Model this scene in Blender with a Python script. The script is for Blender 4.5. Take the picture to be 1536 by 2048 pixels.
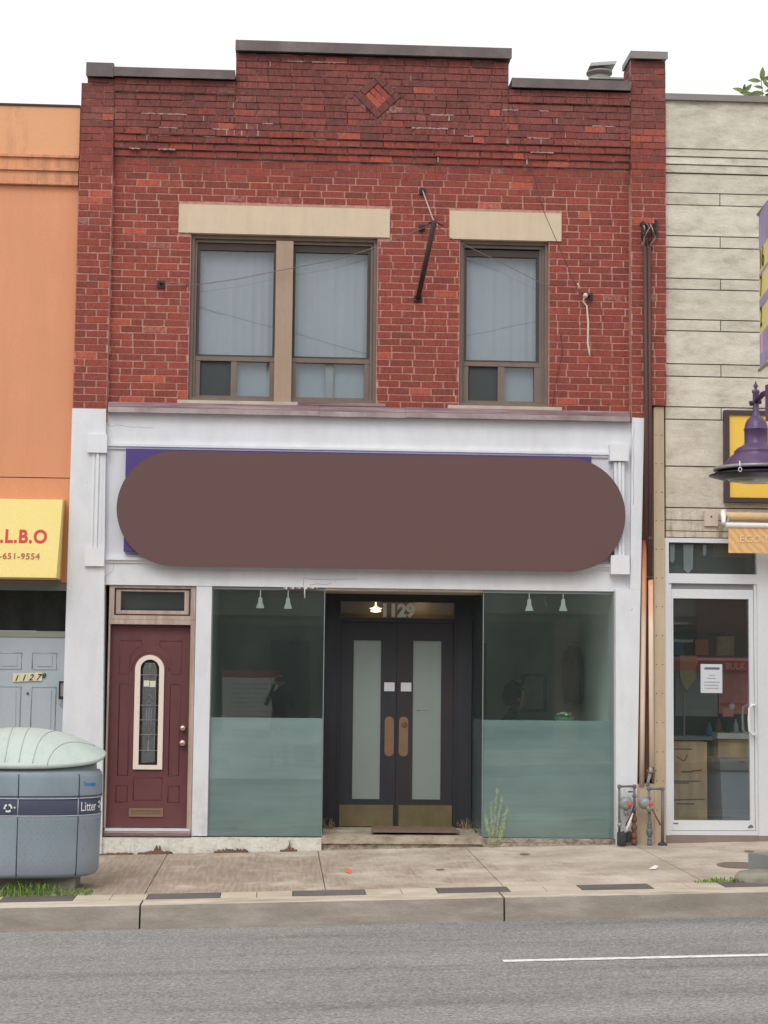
import bpy, bmesh, math, random
from mathutils import Vector, Matrix, Euler
R = math.radians
scene = bpy.context.scene
for o in list(bpy.data.objects): bpy.data.objects.remove(o)
C = scene.collection

# ------------------------------------------------------------------ camera
cam_d = bpy.data.cameras.new('camera'); cam = bpy.data.objects.new('camera', cam_d); C.objects.link(cam)
right = Vector((0.9982855, -0.0575242, 0.0108214)); down = Vector((0.0159436, 0.0893447, -0.9958731)); fwd = Vector((0.0563200, 0.9943382, 0.0901087))
m = Matrix((right, -down, -fwd)).transposed().to_4x4(); m.translation = (0, -18, 1.716)
cam.matrix_world = m
cam_d.sensor_fit = 'VERTICAL'; cam_d.sensor_height = 36; cam_d.sensor_width = 27; cam_d.lens = 36*3600/2048
cam_d.clip_start = .05; cam_d.clip_end = 3000
scene.camera = cam
scene.render.resolution_x = 768; scene.render.resolution_y = 1024
# ------------------------------------------------------------------ world, sun, exposure
w = bpy.data.worlds.new('World'); scene.world = w; w.use_nodes = True
nt = w.node_tree; nt.nodes.clear()
out = nt.nodes.new('ShaderNodeOutputWorld'); bg = nt.nodes.new('ShaderNodeBackground'); bg.inputs[1].default_value = .15
sky = nt.nodes.new('ShaderNodeTexSky'); sky.sky_type = 'NISHITA'; sky.sun_disc = False
sky.sun_elevation = R(46); sky.sun_rotation = R(200); sky.air_density = 2.0; sky.dust_density = 6.0; sky.ozone_density = 1.0
hs = nt.nodes.new('ShaderNodeHueSaturation'); hs.inputs['Saturation'].default_value = .05; hs.inputs['Value'].default_value = 1.0
# an even layer of cloud over the sky
mixw = nt.nodes.new('ShaderNodeMix'); mixw.data_type = 'RGBA'; mixw.inputs['Factor'].default_value = .62
tcw = nt.nodes.new('ShaderNodeTexCoord'); nzw = nt.nodes.new('ShaderNodeTexNoise'); nzw.inputs['Scale'].default_value = 2.2; nzw.inputs['Detail'].default_value = 4
rpw = nt.nodes.new('ShaderNodeValToRGB'); rpw.color_ramp.elements[0].color = (8.7, 8.75, 8.9, 1); rpw.color_ramp.elements[1].color = (9.5, 9.5, 9.5, 1)
nt.links.new(tcw.outputs['Generated'], nzw.inputs['Vector']); nt.links.new(nzw.outputs['Fac'], rpw.inputs[0])
nt.links.new(sky.outputs[0], hs.inputs['Color']); nt.links.new(hs.outputs[0], mixw.inputs['A']); nt.links.new(rpw.outputs[0], mixw.inputs['B'])
nt.links.new(mixw.outputs['Result'], bg.inputs[0]); nt.links.new(bg.outputs[0], out.inputs[0])
sd = bpy.data.lights.new('sun', 'SUN'); sd.energy = .6; sd.angle = R(22); sd.color = (1, .97, .92)
sun = bpy.data.objects.new('sun', sd); C.objects.link(sun); sun.rotation_euler = (R(44), 0, R(-20))
vs = scene.view_settings; vs.view_transform = 'Standard'; vs.look = 'None'; vs.exposure = 0; vs.gamma = 1
scene.render.engine = 'CYCLES'; scene.cycles.transparent_max_bounces = 16

# ------------------------------------------------------------------ materials
K = .89
def lin(c):
    c = c/255; return c/12.92 if c <= .04045 else ((c+.055)/1.055)**2.4
def col(r, g, b, k=None):
    k = k or K; c = [lin(r)/k, lin(g)/k, lin(b)/k]; f = min(1, .86/max(max(c), 1e-6)); return (c[0]*f, c[1]*f, c[2]*f, 1)
MATS = {}
class NG:
    def __init__(s, name):
        s.m = bpy.data.materials.new(name); s.m.use_nodes = True; s.t = s.m.node_tree; s.t.nodes.clear()
        s.out = s.n('ShaderNodeOutputMaterial'); s.geo = s.n('ShaderNodeNewGeometry'); MATS[name] = s.m
    def n(s, k): return s.t.nodes.new(k)
    def l(s, a, b): s.t.links.new(a, b)
    def noise(s, scale, detail=4, stretch=(1, 1, 1), rough=.55, off=0):
        mp = s.n('ShaderNodeMapping'); mp.inputs['Scale'].default_value = stretch; mp.inputs['Location'].default_value = (off, off, off)
        s.l(s.geo.outputs['Position'], mp.inputs['Vector'])
        z = s.n('ShaderNodeTexNoise'); z.inputs['Scale'].default_value = scale; z.inputs['Detail'].default_value = detail; z.inputs['Roughness'].default_value = rough
        s.l(mp.outputs[0], z.inputs['Vector']); return z.outputs['Fac']
    def ramp(s, fac, stops):
        r = s.n('ShaderNodeValToRGB'); e = r.color_ramp.elements
        while len(e) < len(stops): e.new(.5)
        for i, (p, c) in enumerate(stops):
            e[i].position = p; e[i].color = c if len(c) == 4 else (*c, 1)
        s.l(fac, r.inputs[0]); return r.outputs[0]
    def mix(s, fac, a, b, mode='MIX'):
        x = s.n('ShaderNodeMix'); x.data_type = 'RGBA'; x.blend_type = mode
        for v, k in ((fac, 'Factor'), (a, 'A'), (b, 'B')):
            inp = [i for i in x.inputs if i.name == k and (i.type == ('VALUE' if k == 'Factor' else 'RGBA'))][0]
            if hasattr(v, 'is_linked') or isinstance(v, bpy.types.NodeSocket): s.l(v, inp)
            else: inp.default_value = v
        return [o for o in x.outputs if o.type == 'RGBA'][0]
    def math(s, op, a, b=0.):
        x = s.n('ShaderNodeMath'); x.operation = op
        for v, i in ((a, 0), (b, 1)):
            if isinstance(v, bpy.types.NodeSocket): s.l(v, x.inputs[i])
            else: x.inputs[i].default_value = v
        return x.outputs[0]
    def posz(s, lo, hi, axis='Z'):
        x = s.n('ShaderNodeSeparateXYZ'); s.l(s.geo.outputs['Position'], x.inputs[0])
        r = s.n('ShaderNodeMapRange'); r.inputs[1].default_value = lo; r.inputs[2].default_value = hi; s.l(x.outputs[axis], r.inputs[0]); return r.outputs[0]
    def finish(s, color, rough=.7, metal=0, bump=None, bstr=.3, bdist=.01, spec=.3, emis=None):
        p = s.n('ShaderNodeBsdfPrincipled'); s.p = p
        if isinstance(color, bpy.types.NodeSocket): s.l(color, p.inputs['Base Color'])
        else: p.inputs['Base Color'].default_value = color
        if isinstance(rough, bpy.types.NodeSocket): s.l(rough, p.inputs['Roughness'])
        else: p.inputs['Roughness'].default_value = rough
        p.inputs['Metallic'].default_value = metal; p.inputs['Specular IOR Level'].default_value = spec
        if emis: p.inputs['Emission Color'].default_value = emis[0]; p.inputs['Emission Strength'].default_value = emis[1]
        if bump is not None:
            b = s.n('ShaderNodeBump'); b.inputs['Strength'].default_value = bstr; b.inputs['Distance'].default_value = bdist
            s.l(bump, b.inputs['Height']); s.l(b.outputs[0], p.inputs['Normal'])
        s.l(p.outputs[0], s.out.inputs[0]); return s.m
def sc(c, f): return (c[0]*f, c[1]*f, c[2]*f, 1)
def paint(name, rgb, rough=.55, var=.12, scale=3, fine=60, bstr=.15, dirt=None, dirt_amt=.0, streak=0, metal=0, spec=.3):
    g = NG(name); c = col(*rgb); n1 = g.noise(scale, 5)
    base = g.ramp(n1, [(.3, sc(c, 1-var)), (.7, sc(c, 1+var*.5))])
    n2 = g.noise(fine, 3)
    base = g.mix(.25, base, g.ramp(n2, [(.3, sc(c, .8)), (.7, sc(c, 1.12))]))
    if dirt:
        st = g.noise(2.2 if not streak else streak, 6, (1, 1, .12) if streak else (1, 1, 1), .7, 7)
        f = g.ramp(st, [(.52-dirt_amt*.2, (0, 0, 0)), (.75, (dirt_amt,)*3)])
        base = g.mix(f, base, col(*dirt))
    return g.finish(base, rough, metal, n2, bstr, .004, spec)

# brick: each brick carries its own clay tone in a colour attribute
g = NG('brick'); at = g.n('ShaderNodeAttribute'); at.attribute_name = 'clay'; sp = g.n('ShaderNodeSeparateColor'); g.l(at.outputs['Color'], sp.inputs[0])
clay = g.ramp(sp.outputs[0], [(0., col(126, 70, 62)), (.25, col(142, 74, 65)), (.5, col(152, 78, 67)), (.8, col(162, 83, 70)), (1., col(184, 98, 78))])
soot = g.mix(sp.outputs[1], clay, g.ramp(sp.outputs[0], [(0., col(102, 70, 69)), (.5, col(128, 80, 76)), (1., col(156, 92, 82))]))
nf = g.noise(55, 5, (1, 1, 1), .65)
c2 = g.mix(.55, soot, g.ramp(nf, [(.3, (.45, .42, .42)), (.62, (1.15, 1.15, 1.15)), (.8, (1.5, 1.4, 1.35))]), 'MULTIPLY')
nl = g.noise(1.3, 4, (1, 1, .6), .6, 3)
c2 = g.mix(.35, c2, g.ramp(nl, [(.35, (.72, .7, .72)), (.65, (1.15, 1.12, 1.1))]), 'MULTIPLY')
ns = g.noise(46, 3, (1, 1, .22), .6, 9)
c2 = g.mix(.6, c2, g.ramp(ns, [(.32, (.66, .68, .70)), (.5, (1, 1, 1)), (.68, (1.26, 1.22, 1.2))]), 'MULTIPLY')
wf = g.math('MULTIPLY', sp.outputs[2], g.ramp(g.noise(28, 5, (1, 1, 1), .7, 4), [(.46, (0, 0, 0)), (.56, (1, 1, 1))]))
c2 = g.mix(wf, c2, col(172, 150, 142))
g.finish(c2, .88, 0, nf, .5, .006, .15)
g = NG('mortar'); z = g.math('ADD', g.posz(6.55, 7.15), g.math('MULTIPLY', g.math('SUBTRACT', g.noise(3, 4), .5), 1.2))
cm = g.mix(g.ramp(z, [(.2, (0, 0, 0)), (.8, (1, 1, 1))]), g.ramp(g.noise(24, 5), [(.3, col(156, 112, 101)), (.7, col(190, 148, 136))]), g.ramp(g.noise(5, 6, (1, 1, 3), .7), [(.42, col(84, 56, 54)), (.56, col(136, 98, 92)), (.70, col(176, 152, 144))]))
g.finish(cm, .95, 0, g.noise(80), .5, .004, .1)
# stucco whites
def whitewash(name, rgb):
    g = NG(name); c = col(*rgb)
    b = g.ramp(g.noise(1.4, 6), [(.3, sc(c, .90)), (.7, sc(c, 1.03))])
    b = g.mix(.2, b, g.ramp(g.noise(9, 6, (1, 1, .35)), [(.35, sc(c, .78)), (.6, sc(c, 1.05))]))
    low = g.ramp(g.posz(.05, .75), [(0, (.5, .5, .5)), (1, (0, 0, 0))])
    b = g.mix(g.math('MULTIPLY', low, g.ramp(g.noise(12, 6, (1, 1, 1), .7), [(.42, (0, 0, 0)), (.7, (1, 1, 1))])), b, col(150, 140, 125))
    chip = g.ramp(g.noise(5.5, 8, (1, 1, 1), .72, 12), [(.685, (0, 0, 0)), (.70, (1, 1, 1))])
    b = g.mix(g.math('MULTIPLY', chip, .55), b, col(160, 148, 135))
    return g.finish(b, .6, 0, g.mix(.5, g.noise(4, 5), g.noise(45, 4)), .35, .012, .3)
whitewash('white_stucco', (213, 214, 218)); whitewash('white_trim', (217, 218, 221))
g = NG('plinth_paint'); b = g.ramp(g.noise(9, 7, (1, 1, 1.6), .7), [(.3, col(150, 140, 124)), (.42, col(196, 192, 182)), (.7, col(212, 210, 203))])
ed = g.ramp(g.math('ADD', g.posz(-.09, .03), g.math('MULTIPLY', g.noise(4, 6, (1, 1, .6), .7, 5), 1.3)), [(.80, (1, 1, 1)), (.86, (0, 0, 0))])
b = g.mix(ed, b, g.ramp(g.noise(20, 5), [(.35, col(80, 58, 48)), (.65, col(136, 108, 88))])); g.finish(b, .85, 0, g.noise(25, 6), .6, .02, .15)
g = NG('stone_ledge'); b = g.ramp(g.noise(11, 8, (1, 1, 2), .75), [(.3, col(78, 66, 60)), (.46, col(140, 128, 114)), (.62, col(178, 168, 152)), (.8, col(150, 128, 108))]); g.finish(b, .9, 0, g.noise(30, 6), .8, .02, .15)
g = NG('step_stone'); b = g.ramp(g.noise(5, 8, (1, 1, 2), .75), [(.3, col(120, 106, 92)), (.5, col(166, 154, 136)), (.72, col(186, 176, 160))]); g.finish(b, .85, 0, g.noise(40, 6), .4, .01, .2)
# weathered timber ledge
g = NG('ledge_wood'); b = g.ramp(g.noise(6, 7, (.25, 1, 5), .7), [(.3, col(96, 76, 78)), (.52, col(128, 106, 108)), (.66, col(152, 134, 132)), (.8, col(186, 176, 170))]); g.finish(b, .8, 0, g.noise(40, 4, (.2, 1, 3)), .5, .01, .2)
paint('bare_render', (132, 104, 86), .95, .3, 14, 50, .8, (78, 56, 46), .9)
paint('smear', (166, 146, 140), .9, .15, 12, 60, .4, (130, 100, 96), .6)
paint('lip_wood', (170, 158, 158), .8, .25, 5, 30, .4, (110, 88, 86), .8)
g = NG('asphalt'); fine = g.noise(42, 5, (1, 1, 1), .85); vor = g.n('ShaderNodeTexVoronoi'); vor.inputs['Scale'].default_value = 70; g.l(g.geo.outputs['Position'], vor.inputs['Vector'])
b = g.ramp(fine, [(.34, col(84, 83, 83)), (.5, col(132, 131, 130)), (.66, col(186, 184, 180))])
b = g.mix(.5, b, g.ramp(vor.outputs['Color'], [(.1, col(96, 95, 94)), (.5, col(134, 133, 132)), (.9, col(172, 171, 168))]))
b = g.mix(.75, b, g.ramp(g.noise(1.1, 6, (.22, 1.5, 1), .62), [(.34, (.74, .74, .755)), (.52, (1, 1, 1)), (.68, (1.12, 1.12, 1.1))]), 'MULTIPLY')
b = g.mix(.8, b, g.ramp(g.noise(2.6, 7, (.3, 3.0, 1), .75, 3), [(.66, (1, 1, 1)), (.72, (.72, .72, .72))]), 'MULTIPLY')
b = g.mix(.7, b, g.ramp(g.noise(.9, 5, (.12, 2.6, 1), .6, 31), [(.36, (.80, .80, .81)), (.46, (1, 1, 1)), (.6, (1.06, 1.06, 1.05))]), 'MULTIPLY')
ck = g.math('ABSOLUTE', g.math('SUBTRACT', g.noise(.8, 6, (.5, 1.4, 1), .62, 44), .5)); b = g.mix(g.ramp(ck, [(.0, (.5, .5, .5)), (.0022, (0, 0, 0))]), b, col(78, 76, 75))
g.finish(b, .9, 0, fine, .5, .01, .15)
g = NG('sidewalk_concrete'); b = g.ramp(g.noise(1.3, 6, (1, 1, 1), .6), [(.3, col(160, 148, 134)), (.52, col(186, 174, 159)), (.7, col(202, 192, 177))])
b = g.mix(.6, b, g.ramp(g.noise(48, 4, (1, .07, 1), .7), [(.3, (.82, .8, .78)), (.6, (1.05, 1.05, 1.05))]), 'MULTIPLY')
st = g.ramp(g.math('ADD', g.noise(2.0, 7, (1, .7, 1), .7, 21), g.math('MULTIPLY', g.posz(2.6, -.6, 'X'), .2)), [(.52, (0, 0, 0)), (.68, (.65, .65, .65))])
b = g.mix(st, b, g.ramp(g.noise(34, 4, (1, .06, 1), .7, 2), [(.35, col(124, 106, 92)), (.65, col(166, 148, 132))]))
b = g.mix(.35, b, g.ramp(g.noise(120, 3), [(.3, (.75, .75, .75)), (.7, (1.15, 1.15, 1.15))]), 'MULTIPLY')
g.finish(b, .9, 0, g.noise(50, 4, (1, .08, 1)), .35, .01, .15)
g = NG('kerb_concrete'); b = g.ramp(g.noise(4, 7, (.35, 1, 1), .7), [(.3, col(156, 144, 130)), (.5, col(188, 176, 160)), (.7, col(210, 200, 186))])
b = g.mix(.4, b, g.ramp(g.noise(90, 3), [(.3, (.7, .7, .7)), (.7, (1.2, 1.2, 1.2))]), 'MULTIPLY')
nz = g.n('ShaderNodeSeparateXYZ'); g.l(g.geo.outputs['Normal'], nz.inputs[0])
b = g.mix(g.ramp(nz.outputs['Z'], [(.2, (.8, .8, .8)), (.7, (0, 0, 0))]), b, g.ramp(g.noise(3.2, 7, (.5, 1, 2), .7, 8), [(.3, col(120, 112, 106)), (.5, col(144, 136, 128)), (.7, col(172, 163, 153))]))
g.finish(b, .9, 0, g.noise(70, 5), .5, .012, .15)
paint('pale_paver', (196, 184, 166), .85, .16, 5, 90, .3, (150, 130, 110), .5)
paint('dark_paver', (98, 92, 90), .85, .14, 6, 90, .3, (130, 120, 112), .5)
paint('grout', (90, 80, 70), .9)
g = NG('line_paint'); b = g.mix(g.ramp(g.noise(26, 7, (.5, 1, 1), .75), [(.50, (0, 0, 0)), (.62, (.85, .85, .85))]), col(226, 226, 222), col(160, 158, 155)); g.finish(b, .8, 0, g.noise(80), .3, .004)
paint('crack_grey', (150, 150, 152), .9)
paint('ground_soil', (120, 112, 98), .95)
# other paints
paint('coping_metal', (96, 84, 85), .5, .12, 3, 40, .1, (150, 140, 135), .35, 0); paint('coping_grey', (128, 122, 118), .5)
paint('lintel_stone', (200, 182, 158), .75, .07, 4, 120, .2, (172, 152, 130), .35, 9)
paint('sill_stone', (186, 176, 160), .8, .15, 9, 60, .4, (150, 120, 110), .6)
paint('window_brown', (118, 104, 95), .5, .12, 6, 50, .1, (88, 78, 74), .5, 8); paint('mullion_tan', (160, 138, 118), .6, .05, 3, 50, .1, (138, 116, 98), .5, 9)
paint('frame_dark', (74, 64, 60), .6); paint('screen_mesh', (64, 68, 70), .7, .1, 3, 200, .2)
paint('blind_grey', (158, 170, 172), .7, .04); paint('curtain_sheer', (172, 178, 182), .9, .05, 2)
paint('sign_purple', (78, 62, 120), .4, .05); g = NG('pill_brown'); g.finish(g.ramp(g.noise(2, 3), [(0, col(100, 78, 76)), (1, col(101, 79, 77))]), .75, 0, None, spec=.1)
paint('door_red', (100, 62, 64), .42, .07, 5, 80, .12, (120, 92, 90), .25); paint('frame_pink', (186, 166, 154), .6, .1, 6, 50, .2, (116, 98, 88), .7, 12)
paint('insert_cream', (222, 208, 196), .4, .03); paint('brass_dull', (128, 106, 84), .45, .1, 9, 60, .1, metal=.3); paint('slot_brass', (138, 112, 96), .45, .1, metal=.3)
g = NG('knob_metal'); g.finish(col(200, 180, 170), .25, .9)
paint('sill_alu', (170, 150, 146), .5, .1)
g = NG('leaded_dark'); g.finish(g.ramp(g.noise(60, 3), [(.3, (.012, .013, .016, 1)), (.7, (.03, .033, .036, 1))]), .12, spec=.6)
g = NG('leaded_textured'); g.finish(g.ramp(g.noise(200, 3), [(.3, col(72, 74, 76)), (.7, col(104, 106, 108))]), .2, bump=g.noise(150, 2), spec=.5)
paint('came_lead', (142, 142, 140), .4); paint('cream_card', (206, 208, 188), .7)
paint('door_black', (47, 48, 54), .5, .12, 3, 60, .15, (64, 60, 60), .4, 8, spec=.3); paint('door_wood_dark', (50, 48, 52), .5, .12, 3, 40, .2, (78, 58, 50), .3, 10)
paint('frost_strip', (130, 139, 135), .35, .03, 1.5, 80, .05, (122, 130, 130), .3, spec=.4)
paint('kick_brass', (116, 102, 76), .5, .18, 9, 120, .35, (76, 84, 52), .6, metal=.15); paint('pull_brass', (132, 104, 84), .42, .1, 8, 90, .15, metal=.2)
paint('sticker_white', (196, 198, 204), .4, .02); paint('number_grey', (206, 212, 202), .4, .02); paint('mat_brown', (120, 100, 86), .95, .2, 12, 120, .6)
g = NG('frost_film'); df = g.n('ShaderNodeBsdfDiffuse'); tl = g.n('ShaderNodeBsdfTranslucent'); mx_ = g.n('ShaderNodeMixShader'); mx_.inputs[0].default_value = .42
fc = g.mix(.5, g.ramp(g.noise(1.6, 4, (.8, 1, 1.2), .55), [(.35, col(154, 172, 171)), (.65, col(186, 203, 202))]), g.ramp(g.noise(5, 4, (.12, 1, 1.6), .6), [(.35, col(150, 170, 172)), (.65, col(172, 194, 198))])); g.l(fc, df.inputs[0]); g.l(fc, tl.inputs[0]); g.l(df.outputs[0], mx_.inputs[1]); g.l(tl.outputs[0], mx_.inputs[2]); g.l(mx_.outputs[0], g.out.inputs[0])
paint('room_wall', (168, 176, 168), .9, .05); paint('room_white', (214, 226, 218), .8, .03); paint('room_floor', (150, 146, 138), .6); paint('room_ceiling', (190, 196, 188), .9)
g = NG('shade_white'); g.finish(col(226, 232, 222), .4, emis=((.85, 1, .9, 1), .28)); paint('cloth_black', (30, 30, 36), .9, .1); paint('cloth_navy', (34, 38, 52), .9, .15); paint('cloth_grey', (58, 60, 66), .9, .1)  # faint glow added to the white pendant lamps to brighten them
paint('hair_dark', (28, 22, 20), .6, .2, 40); paint('skin', (182, 132, 108), .6, .04, 6); paint('green_glass', (30, 120, 70), .2, .1); paint('lettuce', (110, 150, 90), .7, .3, 20); paint('phone_black', (20, 20, 22), .2)
paint('orange_stucco', (209, 146, 111), .85, .035, 1.6, 55, .5, (192, 132, 100), .7, 2); g = NG('orange_band'); c = col(206, 147, 112)
b = g.mix(g.ramp(g.noise(13, 5, (1, 1, .1), .7), [(.45, (0, 0, 0)), (.75, (.85, .85, .85))]), g.ramp(g.noise(3, 4), [(.3, sc(c, .92)), (.7, sc(c, 1.03))]), col(136, 104, 84)); g.finish(b, .85, 0, g.noise(50), .4, .01, .15)
g = NG('orange_cap'); b = g.mix(g.ramp(g.noise(2.4, 6, (1, 1, .25), .7), [(.5, (0, 0, 0)), (.72, (.7, .7, .7))]), col(212, 158, 120), col(154, 114, 86)); g.finish(b, .85, 0, g.noise(50), .4, .01, .15)
paint('awning_yellow', (226, 206, 132), .6, .02, 1.5, 60, .1, (236, 204, 120), .35); paint('letter_red', (196, 62, 58), .5); paint('letter_rust', (168, 104, 84), .6)
paint('beam_grey', (128, 136, 138), .6, .08); paint('frame_olive', (142, 144, 134), .6, .08); paint('door_grey', (166, 176, 182), .45, .03, 2, 50, .08); paint('plate_cream', (216, 206, 176), .6, .05); paint('ink_black', (46, 44, 40), .5)
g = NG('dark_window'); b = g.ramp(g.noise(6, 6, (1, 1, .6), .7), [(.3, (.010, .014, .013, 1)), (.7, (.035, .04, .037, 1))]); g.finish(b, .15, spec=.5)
g = NG('stone_block'); at = g.n('ShaderNodeAttribute'); at.attribute_name = 'clay'; sp = g.n('ShaderNodeSeparateColor'); g.l(at.outputs['Color'], sp.inputs[0])
wv = g.noise(3.2, 9, (1, 1, 2.2), .68); b = g.ramp(wv, [(.28, col(168, 160, 146)), (.46, col(202, 195, 180)), (.66, col(220, 214, 201))])
b = g.mix(.5, b, g.ramp(sp.outputs[0], [(0, (.88, .87, .85)), (1, (1.08, 1.08, 1.08))]), 'MULTIPLY')
b = g.mix(g.ramp(g.posz(3.1, 5.6), [(0, (.5, .5, .5)), (1, (0, 0, 0))]), b, g.ramp(wv, [(.3, col(176, 160, 140)), (.6, col(212, 198, 178))]))
fs = g.math('MULTIPLY', g.ramp(g.posz(3.12, 3.5), [(0, (1, 1, 1)), (1, (0, 0, 0))]), g.ramp(g.noise(26, 4, (1, 1, .15), .6), [(.45, (0, 0, 0)), (.7, (.7, .7, .7))]))
b = g.mix(fs, b, col(120, 98, 78)); rb = g.mix(.5, wv, g.noise(60, 6, (1, 1, 1), .75)); g.finish(b, .9, 0, rb, .9, .03, .15)
paint('stone_joint', (92, 80, 76), .95); paint('pier_beige', (190, 172, 148), .85, .1, 3, 60, .35, (150, 128, 104), .6, 5)
paint('alu_white', (208, 210, 213), .4, .02, 2, 60, .03); paint('alu_shadow', (150, 152, 156), .5); paint('footing_stone', (136, 120, 114), .85, .15, 8, 60, .4)
paint('sign_yellow', (243, 198, 86), .45, .02); paint('sign_frame', (70, 56, 60), .5); paint('bracket_pink', (200, 180, 168), .5); paint('roll_beige', (214, 184, 142), .8, .08, 4, 60, .2, (180, 146, 104), .5)
g = NG('bar_white'); g.finish(col(236, 236, 234), .25, spec=.5)
g = NG('valance_tan'); wv = g.n('ShaderNodeTexWave'); wv.inputs['Scale'].default_value = 5; wv.inputs['Distortion'].default_value = 6; wv.inputs['Detail'].default_value = 3; mp = g.n('ShaderNodeMapping'); mp.inputs['Rotation'].default_value = (0, R(40), 0)
g.l(g.geo.outputs['Position'], mp.inputs[0]); g.l(mp.outputs[0], wv.inputs['Vector']); g.finish(g.ramp(wv.outputs['Fac'], [(0, col(222, 180, 130)), (1, col(206, 160, 108))]), .85)
paint('letter_cream', (238, 208, 164), .8)
paint('lamp_purple', (86, 62, 98), .38, .06, 4, 40, .08, (104, 84, 114), .5, spec=.5); paint('lamp_purple_dark', (66, 46, 74), .4); paint('ring_grey', (150, 150, 150), .35, metal=.3); paint('lens_dark', (34, 30, 40), .3); paint('lens_glass', (120, 128, 108), .15, .15, 14, spec=.6)
paint('galv', (150, 153, 152), .45, .15, 12, 60, .15, (104, 100, 96), .6, metal=.2); paint('pipe_grey', (108, 108, 112), .55, .15, 10, 70, .2, (70, 66, 66), .5); paint('meter_red', (206, 84, 76), .5); paint('pot_dark', (62, 60, 64), .8, .1, 20)
paint('rust', (122, 92, 74), .9, .25, 20, 90, .6, (80, 56, 44), .7)
g = NG('rusty_pipe_paint'); zz = g.posz(.6, 3.6)
b = g.ramp(g.math('ADD', zz, g.math('MULTIPLY', g.math('SUBTRACT', g.noise(7, 5, (2, 2, .5)), .5), .25)), [(0., col(200, 176, 160)), (.2, col(226, 204, 190)), (.55, col(228, 200, 180)), (.68, col(210, 150, 112)), (.8, col(172, 100, 76)), (.86, col(96, 58, 54))]); g.finish(b, .5, .0, g.noise(40), .2, .004)
paint('conduit_brown', (82, 60, 60), .6, .15, 8, 40, .2, (104, 66, 60), .5, 10); paint('iron_dark', (66, 52, 52), .7, .2, 10); paint('wire_grey', (120, 110, 108), .6); paint('wire_dark', (60, 56, 58), .6); paint('wire_light', (170, 164, 160), .6); paint('rope_white', (204, 190, 172), .9)
g = NG('bin_body'); c = col(134, 146, 156); b = g.ramp(g.noise(3, 6, (1, 1, .5), .6), [(.3, sc(c, .86)), (.6, sc(c, 1.03))])
b = g.mix(g.ramp(g.noise(9, 7, (1, 1, .3), .75, 6), [(.60, (0, 0, 0)), (.68, (.45, .45, .45))]), b, col(104, 110, 114)); b = g.mix(g.ramp(g.noise(34, 6, (.3, .3, 1), .8, 16), [(.70, (0, 0, 0)), (.73, (.6, .6, .6))]), b, col(176, 182, 186)); g.finish(b, .42, 0, g.noise(60), .2, .004, .4); paint('bin_lid', (184, 196, 188), .4, .04, 2, 50, .04, (150, 160, 150), .35, 6); paint('bin_band', (70, 77, 94), .42, .06); paint('bin_seam', (58, 62, 70), .7); paint('bin_line', (176, 182, 190), .5); paint('text_white', (226, 228, 230), .5); paint('text_blue', (58, 128, 196), .5); paint('rib_grey', (160, 172, 164), .5)
paint('concrete_old', (146, 142, 130), .9, .2, 8, 60, .6, (96, 92, 80), .6); paint('lamp_box', (128, 132, 130), .55, .05); paint('iron_cover', (122, 106, 100), .8, .2, 14); paint('spray_orange', (226, 116, 76), .8, .1, 20); paint('paper_white', (226, 224, 222), .7)
g = NG('grass_green'); g.finish(g.ramp(g.noise(30, 3), [(.3, (.09, .17, .025, 1)), (.7, (.26, .38, .08, 1))]), .7)
g = NG('leaf_green'); g.finish(g.ramp(g.noise(9, 3), [(.3, (.05, .09, .025, 1)), (.7, (.20, .25, .07, 1))]), .55)
g = NG('weed_yellow'); g.finish(g.ramp(g.noise(16, 3), [(.3, (.30, .38, .12, 1)), (.7, (.5, .56, .26, 1))]), .7)
paint('straw', (176, 150, 118), .9); paint('bark', (90, 76, 62), .95); paint('opp_brick', (150, 136, 126), .9, .2, 1); paint('opp_trim', (150, 150, 146), .8); paint('opp_dark', (60, 70, 68), .6, .3, 2); paint('poster_white', (226, 230, 226), .6); paint('poster_red', (170, 40, 44), .6); paint('poster_grey', (150, 156, 156), .6); paint('wood_pole', (96, 80, 66), .9)
paint('cardboard', (214, 184, 140), .85, .12, 5, 60, .2, (130, 100, 70), .7, 6); paint('crate_grey', (140, 152, 164), .5, .05); paint('red_band', (190, 64, 58), .6, .15); paint('pink_poster', (190, 112, 108), .7, .3, 9); paint('shop_pink', (222, 150, 140), .6); paint('shop_blue', (50, 110, 140), .5); paint('shop_olive', (168, 160, 110), .7, .2, 8); paint('shop_orange', (206, 120, 80), .7); paint('maroon', (112, 76, 72), .8, .15); paint('counter_white', (214, 218, 208), .4)
paint('banner_purple', (158, 146, 184), .7, .2, 7, 30, .1, (190, 184, 204), .6); paint('banner_yellow', (228, 220, 138), .7); paint('banner_pink', (226, 168, 206), .7)
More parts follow.
